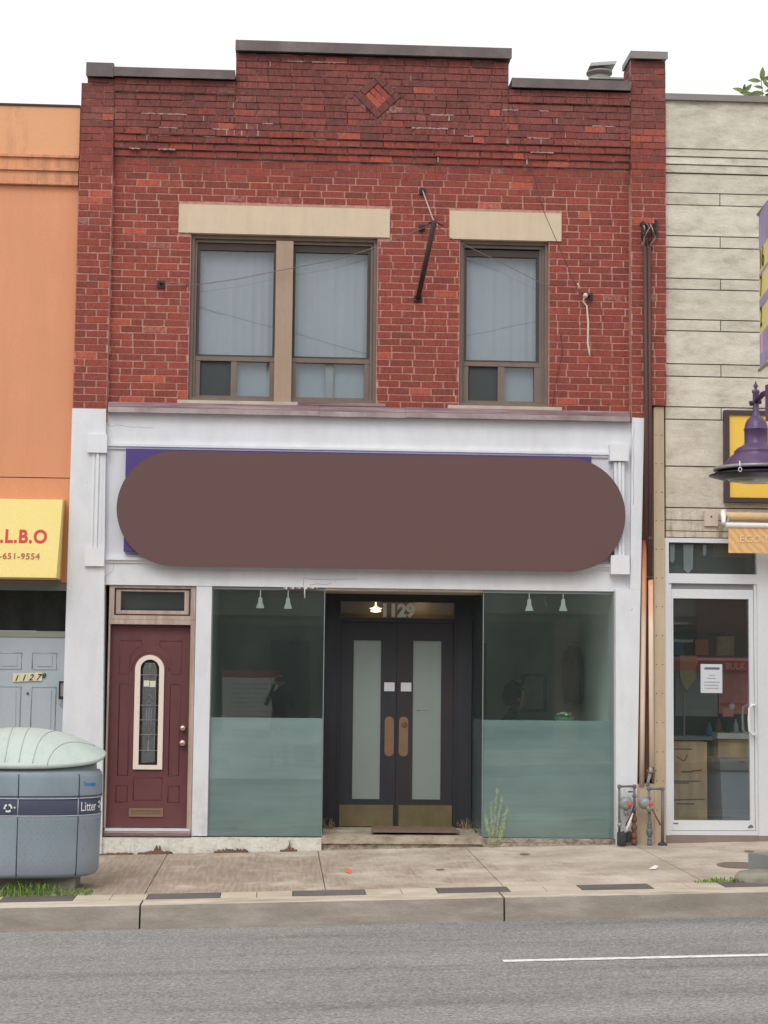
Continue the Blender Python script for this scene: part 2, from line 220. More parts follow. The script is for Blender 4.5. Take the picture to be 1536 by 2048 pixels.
def glass(name, tint, refl=.045, haze=.012):
    g = NG(name); tr = g.n('ShaderNodeBsdfTransparent'); tr.inputs[0].default_value = (*tint, 1); gl = g.n('ShaderNodeBsdfGlossy'); gl.inputs['Roughness'].default_value = .0
    lw = g.n('ShaderNodeLayerWeight'); lw.inputs[0].default_value = .5
    f = g.math('ADD', g.math('MULTIPLY', g.math('POWER', lw.outputs['Facing'], 5.0), .9), refl)
    mx = g.n('ShaderNodeMixShader'); g.l(f, mx.inputs[0]); dd = g.n('ShaderNodeBsdfDiffuse'); dd.inputs[0].default_value = (.52, .66, .62, 1); md = g.n('ShaderNodeMixShader'); g.l(g.ramp(g.noise(2.2, 6, (1, 1, .5), .65), [(.3, (haze*.6,)*3), (.7, (haze*1.4,)*3)]), md.inputs[0]); g.l(tr.outputs[0], md.inputs[1]); g.l(dd.outputs[0], md.inputs[2]); g.l(md.outputs[0], mx.inputs[1]); g.l(gl.outputs[0], mx.inputs[2])  # pale diffuse veil mixed into the glass to lift the dark interior behind
    bn = g.n('ShaderNodeBump'); bn.inputs['Strength'].default_value = .012; bn.inputs['Distance'].default_value = .02; g.l(g.noise(1.6, 2), bn.inputs['Height']); g.l(bn.outputs[0], gl.inputs['Normal'])
    g.l(mx.outputs[0], g.out.inputs[0])
glass('glass_clear', (.95, .96, .96), .06, .022); glass('glass_shop', (.90, .93, .92), .065, .026); glass('glass_upper', (.86, .88, .9), .05)
g = NG('lamp_glow'); g.finish((.9, .8, .6, 1), .5, emis=((1, .82, .5, 1), 2.2))

# ------------------------------------------------------------------ geometry helpers
ORG = {}
class MB:
    def __init__(s): s.bm = bmesh.new(); s.mats = []; s.cl = s.bm.loops.layers.color.new('clay')
    def mi(s, m):
        if m not in s.mats: s.mats.append(m)
        return s.mats.index(m)
    def face(s, pts, m, c=None):
        vs_ = [s.bm.verts.new(p) for p in pts]
        f = s.bm.faces.new(vs_); f.material_index = s.mi(m)
        if c:
            for l in f.loops: l[s.cl] = (*c, 1)
        return f
    def hexa(s, v, m, c=None):
        V = [s.bm.verts.new(p) for p in v]; i = s.mi(m)
        for q in ((0, 3, 2, 1), (4, 5, 6, 7), (0, 1, 5, 4), (1, 2, 6, 5), (2, 3, 7, 6), (3, 0, 4, 7)):
            f = s.bm.faces.new([V[k] for k in q]); f.material_index = i
            if c:
                for l in f.loops: l[s.cl] = (*c, 1)
        return s
    def box(s, x0, x1, y0, y1, z0, z1, m, c=None):
        return s.hexa([(x0, y0, z0), (x1, y0, z0), (x1, y1, z0), (x0, y1, z0), (x0, y0, z1), (x1, y0, z1), (x1, y1, z1), (x0, y1, z1)], m, c)
    def tube(s, pts, r, m, n=8, cap=True):
        pts = [Vector(p) for p in pts]; rs = r if isinstance(r, (list, tuple)) else [r]*len(pts); i = s.mi(m); rings = []
        up = Vector((.13, .21, .97)).normalized()
        for k, p in enumerate(pts):
            d = (pts[min(k+1, len(pts)-1)]-pts[max(k-1, 0)]).normalized()
            a = d.cross(up)
            if a.length < .12: a = d.cross(Vector((1, 0, 0)))
            a.normalize(); b = d.cross(a)
            rings.append([s.bm.verts.new(p+(a*math.cos(t)+b*math.sin(t))*rs[k]) for t in [2*math.pi*j/n for j in range(n)]])
        for k in range(len(rings)-1):
            for j in range(n):
                f = s.bm.faces.new((rings[k][j], rings[k][(j+1) % n], rings[k+1][(j+1) % n], rings[k+1][j])); f.material_index = i; f.smooth = True
        if cap:
            for rg in (rings[0], rings[-1]): f = s.bm.faces.new(rg); f.material_index = i
        return s
    def lathe(s, cx, cy, prof, m, n=32, axis='Z'):
        i = s.mi(m); rings = []
        for (r, z) in prof:
            r = max(r, .0004); ring = []
            for j in range(n):
                t = 2*math.pi*j/n; a, b = r*math.cos(t), r*math.sin(t)
                if axis == 'Z': p = (cx+a, cy+b, z)
                elif axis == 'Y': p = (cx[0]+a, z, cx[1]+b)
                else: p = (z, cx[0]+a, cx[1]+b)
                ring.append(s.bm.verts.new(p))
            rings.append(ring)
        for k in range(len(rings)-1):
            for j in range(n):
                f = s.bm.faces.new((rings[k][j], rings[k][(j+1) % n], rings[k+1][(j+1) % n], rings[k+1][j])); f.material_index = i; f.smooth = True
        for rg in (rings[0], rings[-1]): f = s.bm.faces.new(rg); f.material_index = i
        return s
    def prism(s, poly, y0, y1, m):      # polygon in X,Z extruded along Y
        i = s.mi(m); a = [s.bm.verts.new((x, y0, z)) for x, z in poly]; b = [s.bm.verts.new((x, y1, z)) for x, z in poly]
        for q in (a, b[::-1]): f = s.bm.faces.new(q); f.material_index = i
        for k in range(len(poly)):
            k2 = (k+1) % len(poly); f = s.bm.faces.new((a[k], b[k], b[k2], a[k2])); f.material_index = i
        return s
    def wall(s, x0, x1, z0, z1, y0, y1, holes, m):
        xs = sorted({x0, x1, *[h[0] for h in holes], *[h[1] for h in holes]}); zs = sorted({z0, z1, *[h[2] for h in holes], *[h[3] for h in holes]})
        xs = [x for x in xs if x0 <= x <= x1]; zs = [z for z in zs if z0 <= z <= z1]
        def solid(i, j):
            if i < 0 or j < 0 or i >= len(xs)-1 or j >= len(zs)-1: return False
            cx, cz = (xs[i]+xs[i+1])/2, (zs[j]+zs[j+1])/2
            return not any(h[0] < cx < h[1] and h[2] < cz < h[3] for h in holes)
        for i in range(len(xs)-1):
            for j in range(len(zs)-1):
                if not solid(i, j): continue
                a, b, c, d = xs[i], xs[i+1], zs[j], zs[j+1]
                s.face([(a, y0, c), (b, y0, c), (b, y0, d), (a, y0, d)], m); s.face([(a, y1, c), (a, y1, d), (b, y1, d), (b, y1, c)], m)
                if not solid(i-1, j): s.face([(a, y0, c), (a, y0, d), (a, y1, d), (a, y1, c)], m)
                if not solid(i+1, j): s.face([(b, y0, c), (b, y1, c), (b, y1, d), (b, y0, d)], m)
                if not solid(i, j-1): s.face([(a, y0, c), (a, y1, c), (b, y1, c), (b, y0, c)], m)
                if not solid(i, j+1): s.face([(a, y0, d), (b, y0, d), (b, y1, d), (a, y1, d)], m)
        return s
    def frame(s, x0, x1, z0, z1, wd, y0, y1, m, wt=None, wb=None):   # rectangular frame: two stiles and two rails
        wt = wd if wt is None else wt; wb = wd if wb is None else wb
        s.box(x0, x0+wd, y0, y1, z0, z1, m); s.box(x1-wd, x1, y0, y1, z0, z1, m)
        s.box(x0+wd, x1-wd, y0, y1, z1-wt, z1, m)
        if wb: s.box(x0+wd, x1-wd, y0, y1, z0, z0+wb, m)
        return s
    def build(s, name, parent=None, bevel=0, smooth=False, wobble=0, mats=None):
        bm = s.bm
        if bevel:
            es = [e for e in bm.edges if len(e.link_faces) == 2 and e.calc_face_angle(0) > .6]
            if es: bmesh.ops.bevel(bm, geom=es, offset=bevel, segments=2, affect='EDGES', clamp_overlap=True)
        bmesh.ops.recalc_face_normals(bm, faces=bm.faces[:])
        me = bpy.data.meshes.new(name)
        o = bpy.data.objects.new(name, me); C.objects.link(o)
        if parent is not None:
            top = parent
            while top.parent is not None: top = top.parent
            org = ORG.get(top.name, Vector((0, 0, 0))); bmesh.ops.translate(bm, verts=bm.verts[:], vec=-org); o.parent = parent
        bm.to_mesh(me); bm.free()
        for mn in s.mats: me.materials.append(MATS[mn])
        if smooth:
            for p in me.polygons: p.use_smooth = True
        return o
def tag(o, label=None, cat=None, group=None, kind=None):
    for k, v in (('label', label), ('category', cat), ('group', group), ('kind', kind)):
        if v: o[k] = v
    return o
def thing(name, label, cat, loc, group=None):
    o = bpy.data.objects.new(name, None); C.objects.link(o); o.location = loc; o.empty_display_size = .1
    ORG[o.name] = Vector(loc); return tag(o, label, cat, group)
def struct(o): o['kind'] = 'structure'; return o
def text(name, body, x, y, z, size, m, parent, depth=.002, bold=0., shear=0, sx=1., align='LEFT', rot=None, spacing=1.):
    cu = bpy.data.curves.new(name, 'FONT'); cu.body = body; cu.size = size; cu.extrude = depth; cu.offset = bold; cu.shear = shear; cu.align_x = align; cu.space_character = spacing
    t = bpy.data.objects.new(name, cu); C.objects.link(t)
    dg = bpy.context.evaluated_depsgraph_get(); dg.update(); me = bpy.data.meshes.new_from_object(t.evaluated_get(dg)); bpy.data.objects.remove(t)
    M = Matrix.Translation((x, y, z)) @ (rot if rot else Euler((R(90), 0, 0)).to_matrix().to_4x4()) @ Matrix.Diagonal((sx, 1, 1, 1)); me.transform(M)
    me.materials.clear(); me.materials.append(MATS[m]); o = bpy.data.objects.new(name, me); C.objects.link(o)
    if parent is not None:
        top = parent
        while top.parent is not None: top = top.parent
        me.transform(Matrix.Translation(-ORG.get(top.name, Vector((0, 0, 0))))); o.parent = parent
    return o
def skin(name, chains, m, parent, root=0, sub=2):
    """chains: list of lists of (point, radius); a first item that repeats an earlier point joins there"""
    verts, edges, rad = [], [], []
    def idx(p, r):
        for i, v in enumerate(verts):
            if (Vector(v)-Vector(p)).length < 1e-5: return i
        verts.append(tuple(p)); rad.append(r); return len(verts)-1
    for ch in chains:
        prev = None
        for p, r in ch:
            i = idx(p, r)
            if prev is not None: edges.append((prev, i))
            prev = i
    me = bpy.data.meshes.new(name); me.from_pydata(verts, edges, []); o = bpy.data.objects.new(name, me); C.objects.link(o)
    o.modifiers.new('s', 'SKIN'); sv = me.skin_vertices[0].data
    for i, r in enumerate(rad):
        sv[i].radius = (r, r) if not isinstance(r, tuple) else r; sv[i].use_root = (i == root)
    ss = o.modifiers.new('u', 'SUBSURF'); ss.levels = sub; ss.render_levels = sub
    dg = bpy.context.evaluated_depsgraph_get(); dg.update(); nm = bpy.data.meshes.new_from_object(o.evaluated_get(dg)); o.modifiers.clear(); o.data = nm
    nm.materials.clear(); nm.materials.append(MATS[m])
    for p in nm.polygons: p.use_smooth = True; p.material_index = 0
    if parent is not None:
        top = parent
        while top.parent is not None: top = top.parent
        nm.transform(Matrix.Translation(-ORG.get(top.name, Vector((0, 0, 0))))); o.parent = parent
    return o
GS = .0245
def gz(x, y): return -.02+GS*x+.009*y          # sidewalk height
def rz(x, y):                                   # road height, slight crown
    return -.235+GS*x+.018*min(max(-3.78-y, 0), max(y+15.2, 0))

# ------------------------------------------------------------------ the setting
b = MB(); b.face([(-400, -400, -.9-400*GS), (400, -400, -.9+400*GS), (400, 400, -.9+400*GS), (-400, 400, -.9-400*GS)], 'ground_soil'); struct(b.build('ground'))
b = MB()
ys = [-3.70, -5.2, -6.8, -8.2, -9.5, -10.8, -12.4, -14, -15.3]
for i in range(len(ys)-1):
    b.face([(-60, ys[i+1], rz(-60, ys[i+1])), (60, ys[i+1], rz(60, ys[i+1])), (60, ys[i], rz(60, ys[i])), (-60, ys[i], rz(-60, ys[i]))], 'asphalt')
struct(b.build('road'))
b = MB()
for x0, x1 in ((1.50, 9.5), (-13, -5.2)):
    n = 10
    for k in range(n):
        a, c = x0+(x1-x0)*k/n, x0+(x1-x0)*(k+1)/n; y0, y1 = -6.02, -5.92
        b.face([(a, y0, rz(a, y0)+.004), (c, y0, rz(c, y0)+.004), (c, y1, rz(c, y1)+.004), (a, y1, rz(a, y1)+.004)], 'line_paint')
struct(b.build('lane_line'))
def slab(mb, x0, x1, y0, y1, m, dz=0, th=.14, sk0=0, sk1=0, gf=gz):
    P4 = [(x0+sk0, y0), (x1+sk1, y0), (x1, y1), (x0, y1)]
    mb.hexa([(x, y, gf(x, y)-th) for x, y in P4]+[(x, y, gf(x, y)+dz) for x, y in P4], m)
b = MB(); js = [-1.066, .40, 1.86, 3.53]
js = [-1.066-1.46*k for k in range(26, 0, -1)]+js+[3.53+1.46*k for k in range(1, 26)]
for a, c in zip(js[:-1], js[1:]): slab(b, a+.004, c-.004, -3.10, .02, 'sidewalk_concrete')
slab(b, -38, 39, -3.12, .6, 'grout', -.012)
sw = struct(b.build('sidewalk', bevel=.003))
b = MB(); x = -38.5; k = 0
while x < 38:
    slab(b, x+.003, x+.58, -3.44, -3.105, 'dark_paver', .001, .12)
    slab(b, x+.586, x+.87, -3.44, -3.105, 'pale_paver', .001, .12); slab(b, x+.876, x+1.158, -3.44, -3.105, 'pale_paver', .001, .12)
    x += 1.163
off = (-1.03-(-38.5)) % 1.163
pv = b.build('paver_strip', bevel=.003); pv.location.x = off; pv.location.z = off*GS; struct(pv)
b = MB(); kj = [-1.05+2.83*k for k in range(-12, 13)]
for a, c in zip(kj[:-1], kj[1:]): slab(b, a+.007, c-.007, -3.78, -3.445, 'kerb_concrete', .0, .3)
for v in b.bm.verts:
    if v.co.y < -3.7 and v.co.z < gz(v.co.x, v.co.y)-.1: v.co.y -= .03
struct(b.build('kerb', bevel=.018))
b = MB(); gf2 = lambda x, y: -.02+GS*x
slab(b, -60, 60, -15.55, -15.25, 'kerb_concrete', .0, .3, gf=gf2); slab(b, -60, 60, -21.6, -15.55, 'sidewalk_concrete', .0, .2, gf=gf2); struct(b.build('far_sidewalk'))

# ------------------------------------------------------------------ brick building
rng = random.Random(4)
HC, LB = .0718, .2265
def bricks(mb, x0, x1, z0, z1, yf, holes=(), phase=0, back=.06, zref=0.02, L=LB):
    i0 = math.floor((z0-zref)/HC)
    i = i0
    while zref+i*HC < z1-.012:
        za, zb = max(zref+i*HC, z0), min(zref+(i+1)*HC, z1)
        if zb-za < .02: i += 1; continue
        segs = [(x0, x1)]; zc = (za+zb)/2
        for h in holes:
            if h[2] < zc < h[3]:
                ns_ = []
                for a, c in segs:
                    if h[1] <= a or h[0] >= c: ns_.append((a, c)); continue
                    if h[0]-a > .03: ns_.append((a, h[0]))
                    if c-h[1] > .03: ns_.append((h[1], c))
                segs = ns_
        for a, c in segs:
            x = a-((i+phase) % 2)*L/2-(0 if a == x0 else ((a-x0) % L))+rng.uniform(-.012, .012)
            while x < c-.01:
                LL = L*rng.uniform(.95, 1.05) if rng.random() > .09 else L*.52
                if min(x+LL, c)-max(x, a) < .03 and x > a: LL += .03
                xa, xb = max(x, a), min(x+LL, c)
                if xb-xa > .022:
                    gp = (.0076 if za < 6.75 else .0054)+rng.random()*.0014; dzj = rng.uniform(-.0015, .0015); yy = yf-rng.uniform(0, .003)
                    s_ = max(0, min(1, ((za-6.55)/.75)+rng.uniform(-.3, .3)))*.85
                    t = min(1, max(0, rng.gauss(.5, .12)))
                    if rng.random() < .025: t = .95
                    if rng.random() < .03: t = .1
                    wp = 0
                    if za > 6.6 and rng.random() < .05: wp = .35
                    if rng.random() < .01: wp = .6
                    j = lambda: rng.uniform(-.0014, .0014)
                    X0, X1, Z0, Z1 = xa+gp*.9, xb-gp*.9, za+gp*.8+dzj, zb-gp*.8+dzj
                    mb.hexa([(X0+j(), yy, Z0+j()), (X1+j(), yy, Z0+j()), (X1, yf+back, Z0), (X0, yf+back, Z0), (X0+j(), yy, Z1+j()), (X1+j(), yy, Z1+j()), (X1, yf+back, Z1), (X0, yf+back, Z1)], 'brick', (t, s_, wp))
                x += LL
        i += 1
BB = thing('brick_building', 'two storey red brick shop building with stepped parapet and white painted shopfront', 'building', (.9, 0, 0))
W1 = (-.968, .925, 4.43, 6.155); W2 = (1.768, 2.683, 4.43, 6.165); L1 = (-1.095, 1.046, 6.155, 6.448); L2 = (1.658, 2.81, 6.16, 6.45)
DI = (.71, 1.10, 7.42, 7.81)
b = MB(); xl, xr = -1.767, 3.515
ZB = [7.144, 7.072, 7.000, 6.928]
b.wall(xl, xr, 4.2, ZB[3], .0035, .30, [W1, W2, L1, L2], 'mortar')
dia = [(.655, 1.155, 7.35, 7.85)]
bricks(b, xl, xr, 4.36, ZB[3]-.001, .0, [W1, W2, L1, L2])
for k, yo in ((0, -.020), (1, -.040), (2, -.060)):
    z0, z1 = ZB[3-k], ZB[2-k]; b.box(xl, xr, yo+.009, .28, z0+.001, z1, 'mortar'); bricks(b, xl, xr, z0+.001, z1, yo, zref=ZB[3])
for x0, x1, zt in ((xl, -.545, 7.715), (-.545, 2.25, 8.02), (2.25, xr, 7.72)):
    b.box(x0, x1, -.070, .25, ZB[0]+.001, zt, 'mortar')
hb = []
for i in range(14):    # bricks cut around the turned square
    z = 7.35+i*.0359; hh = .25-abs(z+.018-7.612)
    if hh > .02: hb.append((.905-hh-.0, .905+hh, z, z+.0359))
bricks(b, xl, -.545, ZB[0]+.001, 7.57, -.078, zref=ZB[3]); bricks(b, -.545, 2.25, ZB[0]+.001, 8.02, -.078, hb, zref=ZB[3]); bricks(b, 2.25, xr, ZB[0]+.001, 7.57, -.078, zref=ZB[3])
for x0, x1 in ((xl, -.545), (2.25, xr)): b.box(x0, x1, -.092, .2, 7.575, 7.715, 'mortar'); bricks(b, x0, x1, 7.575, 7.715, -.100, zref=7.575)
r5 = random.Random(31)
for k in range(46):
    x = r5.uniform(-1.7, 3.3); i = r5.randint(1, 8); z = ZB[3]+i*HC
    if k < 16: x = r5.uniform(-1.7, -.2); i = r5.randint(3, 6); z = ZB[3]+i*HC
    if k > 39: x = r5.uniform(-.4, .85); z = 8.02-.072-.002; i = 9
    if z > 7.55 and (x < -.6 or x > 2.1) or abs(x-.9) < .35 and z > 7.3: continue
    L_ = r5.choice((.012, .012, .09, .16, .22)); yo = -.0795 if z > 7.145 else -.0612
    if L_ < .02: b.box(x, x+.007+.006*r5.random(), yo-.003, yo+.02, z-.062, z-.008, 'smear')
    else:
        x2 = x
        while x2 < x+L_: w_ = r5.uniform(.012, .03); h1, h2 = r5.uniform(.001, .010), r5.uniform(.001, .007); b.box(x2, x2+w_, yo-.0035+r5.uniform(-.0006, .0006), yo+.02, z-h1, z+h2, 'smear'); x2 += w_+.001
b.build('brick_wall', BB)
b = MB(); b.box(-2.10, xl, -.084, .3, 4.2, 7.655, 'mortar'); b.box(-2.04, xl, -.084, .3, 7.655, 7.705, 'mortar'); bricks(b, -2.105, xl+.003, 4.33, 7.655, -.088, back=.09, phase=1); bricks(b, -2.045, xl+.003, 7.66, 7.705, -.088, zref=7.66); b.build('brick_pilaster', BB)
b = MB(); b.box(xr, 3.648, -.084, .3, 4.30, 4.475, 'mortar'); b.box(xr, 3.876, -.084, .3, 4.476, 8.06, 'mortar'); bricks(b, xr-.003, 3.882, 4.34, 8.06, -.088, [(3.65, 3.9, 4.2, 4.47)], back=.09, L=.245); b.build('brick_pilaster', BB)
# turned square of bricks
b = MB(); cx, cz = .905, 7.612; ca, sa = math.cos(R(-46)), math.sin(R(-46))
def rb(u0, u1, v0, v1, y, t, s_):
    pts = [(cx+u*ca-v*sa, cz+u*sa+v*ca) for u, v in ((u0, v0), (u1, v0), (u1, v1), (u0, v1))]
    b.hexa([(p[0], y, p[1]) for p in pts][:0] or [(pts[0][0], y, pts[0][1]), (pts[1][0], y, pts[1][1]), (pts[1][0], .0, pts[1][1]), (pts[0][0], .0, pts[0][1]), (pts[3][0], y, pts[3][1]), (pts[2][0], y, pts[2][1]), (pts[2][0], .0, pts[2][1]), (pts[3][0], .0, pts[3][1])], 'brick', (t, s_, 0))
q = .165
for (u0, u1, v0, v1) in ((-q, -.03, .10, q), (-.024, q-.07, .10, q), (q-.064, q, .10, q), (-q, .05, -q, -.10), (.056, q, -q, -.10), (-q, -.10, -.094, .094), (.10, q, -.094, .02), (.10, q, .026, .094)): rb(u0, u1, v0, v1, -.086, rng.uniform(.15, .5), .85)
for v0 in (-.09, -.027, .036): rb(-.094, .092, v0, v0+.052, -.074, rng.uniform(.7, .95), .35)
b.build('brick_diamond', BB)
# copings
def coping(pts, name='coping', m='coping_metal', y0=-.150):
    c = MB(); x0, x1, z0, z1 = pts; c.box(x0, x1, y0, .32, z0+.02, z1, m); c.box(x0, x1, y0-.008, y0+.004, z0, z1-.004, m); c.build(name, BB, bevel=.006)
coping((-2.05, -1.775, 7.705, 7.85)); coping((-1.772, -.55, 7.715, 7.812)); coping((-.552, 2.272, 8.02, 8.13)); coping((2.275, 3.50, 7.72, 7.82)); coping((3.503, 3.888, 8.062, 8.142), m='coping_grey')
for x0, x1, z0, z1 in (L1, L2): c = MB(); c.box(x0, x1, -.014, .25, z0, z1, 'lintel_stone'); c.build('lintel', BB, bevel=.006)
# envelope
b = MB(); b.box(-2.10, -1.8, .3, 12, -.5, 7.3, 'opp_brick'); b.box(3.56, 3.86, .3, 12, -.5, 7.3, 'opp_brick'); b.box(-2.1, 3.86, 12, 12.3, -.5, 7.4, 'opp_brick'); b.box(-1.8, 3.56, .3, 12, 2.95, 3.2, 'room_floor'); b.box(-2.1, 3.86, .3, 12.1, 7.3, 7.42, 'ground_soil')
b.build('rear_walls', BB)
# upstairs windows
def window(x0, x1, z0, z1, units, mullion=None, blind=0):
    f = MB(); f.frame(x0, x1, z0, z1, .035, .05, .2, 'window_brown', .04, .05)
    if mullion: f.box(mullion[0], mullion[1], .01, .2, z0+.006, z1-.055, 'mullion_tan')
    W = f.build('window', BB, bevel=.004)
    for (ux0, ux1, low) in units:
        s = MB(); gx0, gx1 = ux0, ux1
        s.frame(gx0-.055, min(gx1+.055, x1-.034) if gx1 < 1 else x1-.034, z0+.052, z1-.042, .027, .085, .18, 'window_brown', .03, .02)
        s.frame(gx0-.026, gx1+.026, 4.915, 6.078, .026, .105, .17, 'frame_dark', .068, .016)
        s.box(gx0-.026, gx1+.026, .095, .17, 4.868, 4.912, 'window_brown')
        if gx1 > 1: s.box(gx1+.026, x1-.0605, .10, .17, 4.49, 6.09, 'window_brown')
        lo, hi = low
        s.box(gx0-.026, gx0+.022, .10, .17, 4.512, 4.866, 'window_brown'); s.box(gx1-.024, gx1+.026, .10, .17, 4.512, 4.866, 'window_brown')
        s.box(gx0-.026, gx1+.026, .10, .17, 4.483, 4.512, 'window_brown'); mx = (lo[1]+hi[0])/2
        s.box(lo[1], hi[0], .10 if lo[2] == 'screen' else .14, .17, 4.512, 4.866, 'window_brown' if lo[2] == 'screen' else 'beam_grey')
        s.build('sash', W, bevel=.003)
        p = MB(); p.box(gx0, gx1, .130, .136, 4.93, 6.01, 'glass_upper'); p.build('pane', W)
        for a, c, kd in (lo, hi):
            p = MB(); p.box(a, c, .128, .134, 4.513, 4.865, 'screen_mesh' if kd == 'screen' else 'glass_upper')
            p.build('insect_screen' if kd == 'screen' else 'lower_pane', W)
        cu = MB(); n = 60; xa, xb = gx0-.04, gx1+.04
        for k in range(n):
            a, c = xa+(xb-xa)*k/n, xa+(xb-xa)*(k+1)/n; fy = lambda x: .21+.003*math.sin(x*38)+.003*math.sin(x*71+2*math.sin(x*5))
            f_ = cu.face([(a, fy(a), 4.9), (c, fy(c), 4.9), (c, fy(c), 6.06), (a, fy(a), 6.06)], 'curtain_sheer'); f_.smooth = True
        cu.build('sheer_curtain', W)
        bl = MB(); bl.box(xa, xb, .19, .195, 4.49, 4.88, 'blind_grey'); bl.build('blind', W)
window(*W1, [(-.878, -.130, ((-.853, -.545, 'screen'), (-.487, -.187, 'g'))), (.095, .832, ((.115, .41, 'g'), (.496, .81, 'g')))], (-.105, .068))
window(*W2, [(1.85, 2.572, ((1.88, 2.175, 'screen'), (2.243, 2.54, 'g')))])
for x0, x1 in ((-1.07, .135), (.137, 1.02), (1.652, 2.81)): b = MB(); b.box(x0, x1, -.06, .06, 4.405, 4.438, 'sill_stone' if x0 != .137 else 'ledge_wood'); b.build('window_sill', BB, bevel=.005)
# timber ledge over the shopfront
b = MB()
for x0, x1, dz in ((-1.752, .35, 0), (.352, 1.22, -.004), (1.222, 3.50, .002)):
    b.hexa([(x0, -.105, 4.345+dz), (x1, -.105, 4.345+dz), (x1, .0, 4.345+dz), (x0, .0, 4.345+dz), (x0, -.105, 4.352+dz), (x1, -.105, 4.352+dz), (x1, -.062, 4.404+dz), (x0, -.062, 4.404+dz)], 'ledge_wood')
    b.box(x0, x1, -.115, -.02, 4.295+dz, 4.344+dz, 'lip_wood')
b.build('ledge', BB, bevel=.004)
# white shopfront surround
b = MB(); b.box(-1.775, 3.53, -.028, .22, 2.578, 4.296, 'white_stucco'); b.build('fascia', BB, bevel=.006)
b = MB()
b.hexa([(-2.125, -.095, -.15), (-1.705, -.095, -.15), (-1.705, .3, -.15), (-2.125, .3, -.15), (-2.105, -.095, 4.325), (-1.772, -.095, 4.325), (-1.772, .3, 4.325), (-2.105, .3, 4.325)], 'white_stucco'); b.build('white_pier', BB, bevel=.012)
b = MB(); b.hexa([(3.352, -.095, .05), (3.555, -.095, .05), (3.555, .3, .05), (3.352, .3, .05), (3.352, -.095, 2.6), (3.605, -.095, 2.6), (3.605, .3, 2.6), (3.352, .3, 2.6)], 'white_stucco')
b.hexa([(3.50, -.095, 2.601), (3.605, -.095, 2.601), (3.605, .3, 2.601), (3.50, .3, 2.601), (3.522, -.095, 4.34), (3.645, -.095, 4.335), (3.645, .3, 4.335), (3.522, .3, 4.34)], 'white_stucco'); b.build('white_pier', BB, bevel=.012)
b = MB(); b.box(-.842, -.688, -.02, .25, .12, 2.577, 'white_stucco'); b.build('white_post', BB, bevel=.008)
b = MB()
for z0, z1, yy in ((3.932, 3.958, -.05), (3.958, 3.985, -.07), (3.985, 4.012, -.045)): b.box(-1.752, 3.29, yy, -.027, z0, z1, 'white_trim')
for z0, z1, yy in ((2.795, 2.822, -.045), (2.822, 2.85, -.07), (2.85, 2.876, -.05)): b.box(-1.75, 3.30, yy, -.027, z0, z1, 'white_trim')
for xa in (-1.893, 3.337):
    for dx0, dx1, yy in ((0, .024, -.105), (.024, .04, -.09), (.04, .066, -.115), (.066, .08, -.09), (.08, .104, -.10)): b.box(xa+dx0, xa+dx1, yy, -.02, 2.94, 3.885, 'white_trim')
b.build('sign_moulding', BB, bevel=.003)
for x0, x1, z0, z1 in ((-1.942, -1.75, 3.882, 4.065), (-1.94, -1.75, 2.754, 2.938), (3.288, 3.478, 3.892, 4.06), (3.297, 3.487, 2.748, 2.937)): b = MB(); b.box(x0, x1, -.135, -.02, z0, z1, 'white_trim'); b.build('corner_block', BB, bevel=.006)
def crack(pts, y, m='crack_grey', r=.0018): c = MB(); c.tube([(x+rng.uniform(-.004, .004), y, z) for x, z in pts], r, m, 4); return c
CR = []
b = crack([(-1.762, 4.28), (-1.765, 4.2), (-1.742, 4.165), (-1.70, 4.16), (-1.68, 4.175), (-1.6, 4.168), (-1.5, 4.155), (-1.45, 4.162), (-1.38, 4.15), (-1.3, 4.157)], -.029)
b.build('plaster_crack', BB); b = MB()
b.tube([(x, -.029, z) for x, z in ((-1.742, 2.6), (-1.745, 2.66), (-1.70, 2.69), (-1.67, 2.72), (-1.66, 2.78))], .0018, 'crack_grey', 4)
b.build('plaster_crack', BB); b = MB()
b.tube([(x, -.096, z) for x, z in ((3.535, 4.3), (3.545, 4.2), (3.528, 4.1), (3.54, 3.9), (3.53, 3.75), (3.538, 3.6), (3.532, 3.45))], .0018, 'crack_grey', 4)
b.build('plaster_crack', BB); b = MB()
b.tube([(x, -.029, z) for x, z in ((.22, 2.585), (.222, 2.67), (.30, 2.66), (.5, 2.655), (.75, 2.668))], .0018, 'crack_grey', 4)
b.build('plaster_crack', BB); b = MB()
b.tube([(x, -.03, z) for x, z in ((.28, 2.6), (.36, 2.615), (.44, 2.605), (.5, 2.625))], .0018, 'crack_grey', 4); b.build('plaster_crack', BB)
# plinth, stone ledge, step
b = MB(); n = 60; rr = random.Random(2); zt = lambda x: .108+rr.uniform(-.004, .004)
for k in range(n):
    x0 = -1.76+k*(.435+1.76)/n; x1 = -1.76+(k+1)*(.435+1.76)/n; d0 = -.09+.012*math.sin(k*.7)+.01*math.sin(k*2.1)
    b.hexa([(x0, d0-.005, -.16), (x1, d0-.005, -.16), (x1, .25, -.16), (x0, .25, -.16), (x0, -.055, zt(x0)), (x1, -.055, .108), (x1, .25, .108), (x0, .25, .108)], 'plinth_paint')
b.build('plinth', BB)
r7 = random.Random(21)
for X0, X1, hh, pk in ((-1.36, -1.02, .10, 1), (-.62, -.28, .035, 0), (.03, .20, .085, 1), (-1.74, -1.40, .015, 0)):
    b = MB(); n_ = 22; top = []
    for k in range(n_+1):
        u = k/n_; g0 = gz(X0+(X1-X0)*u, -.1); e_ = math.sin(math.pi*u); top.append((X0+(X1-X0)*u, g0+.008+hh*(.12+.88*math.exp(-((u-.55)/.16)**2) if pk else e_**.5)*r7.uniform(.25, 1.15)))
    b.prism([(X1, -.14), (X0, -.14)]+[(x, z) for x, z in top], -.128, -.05, 'bare_render'); b.build('bare_patch', BB)
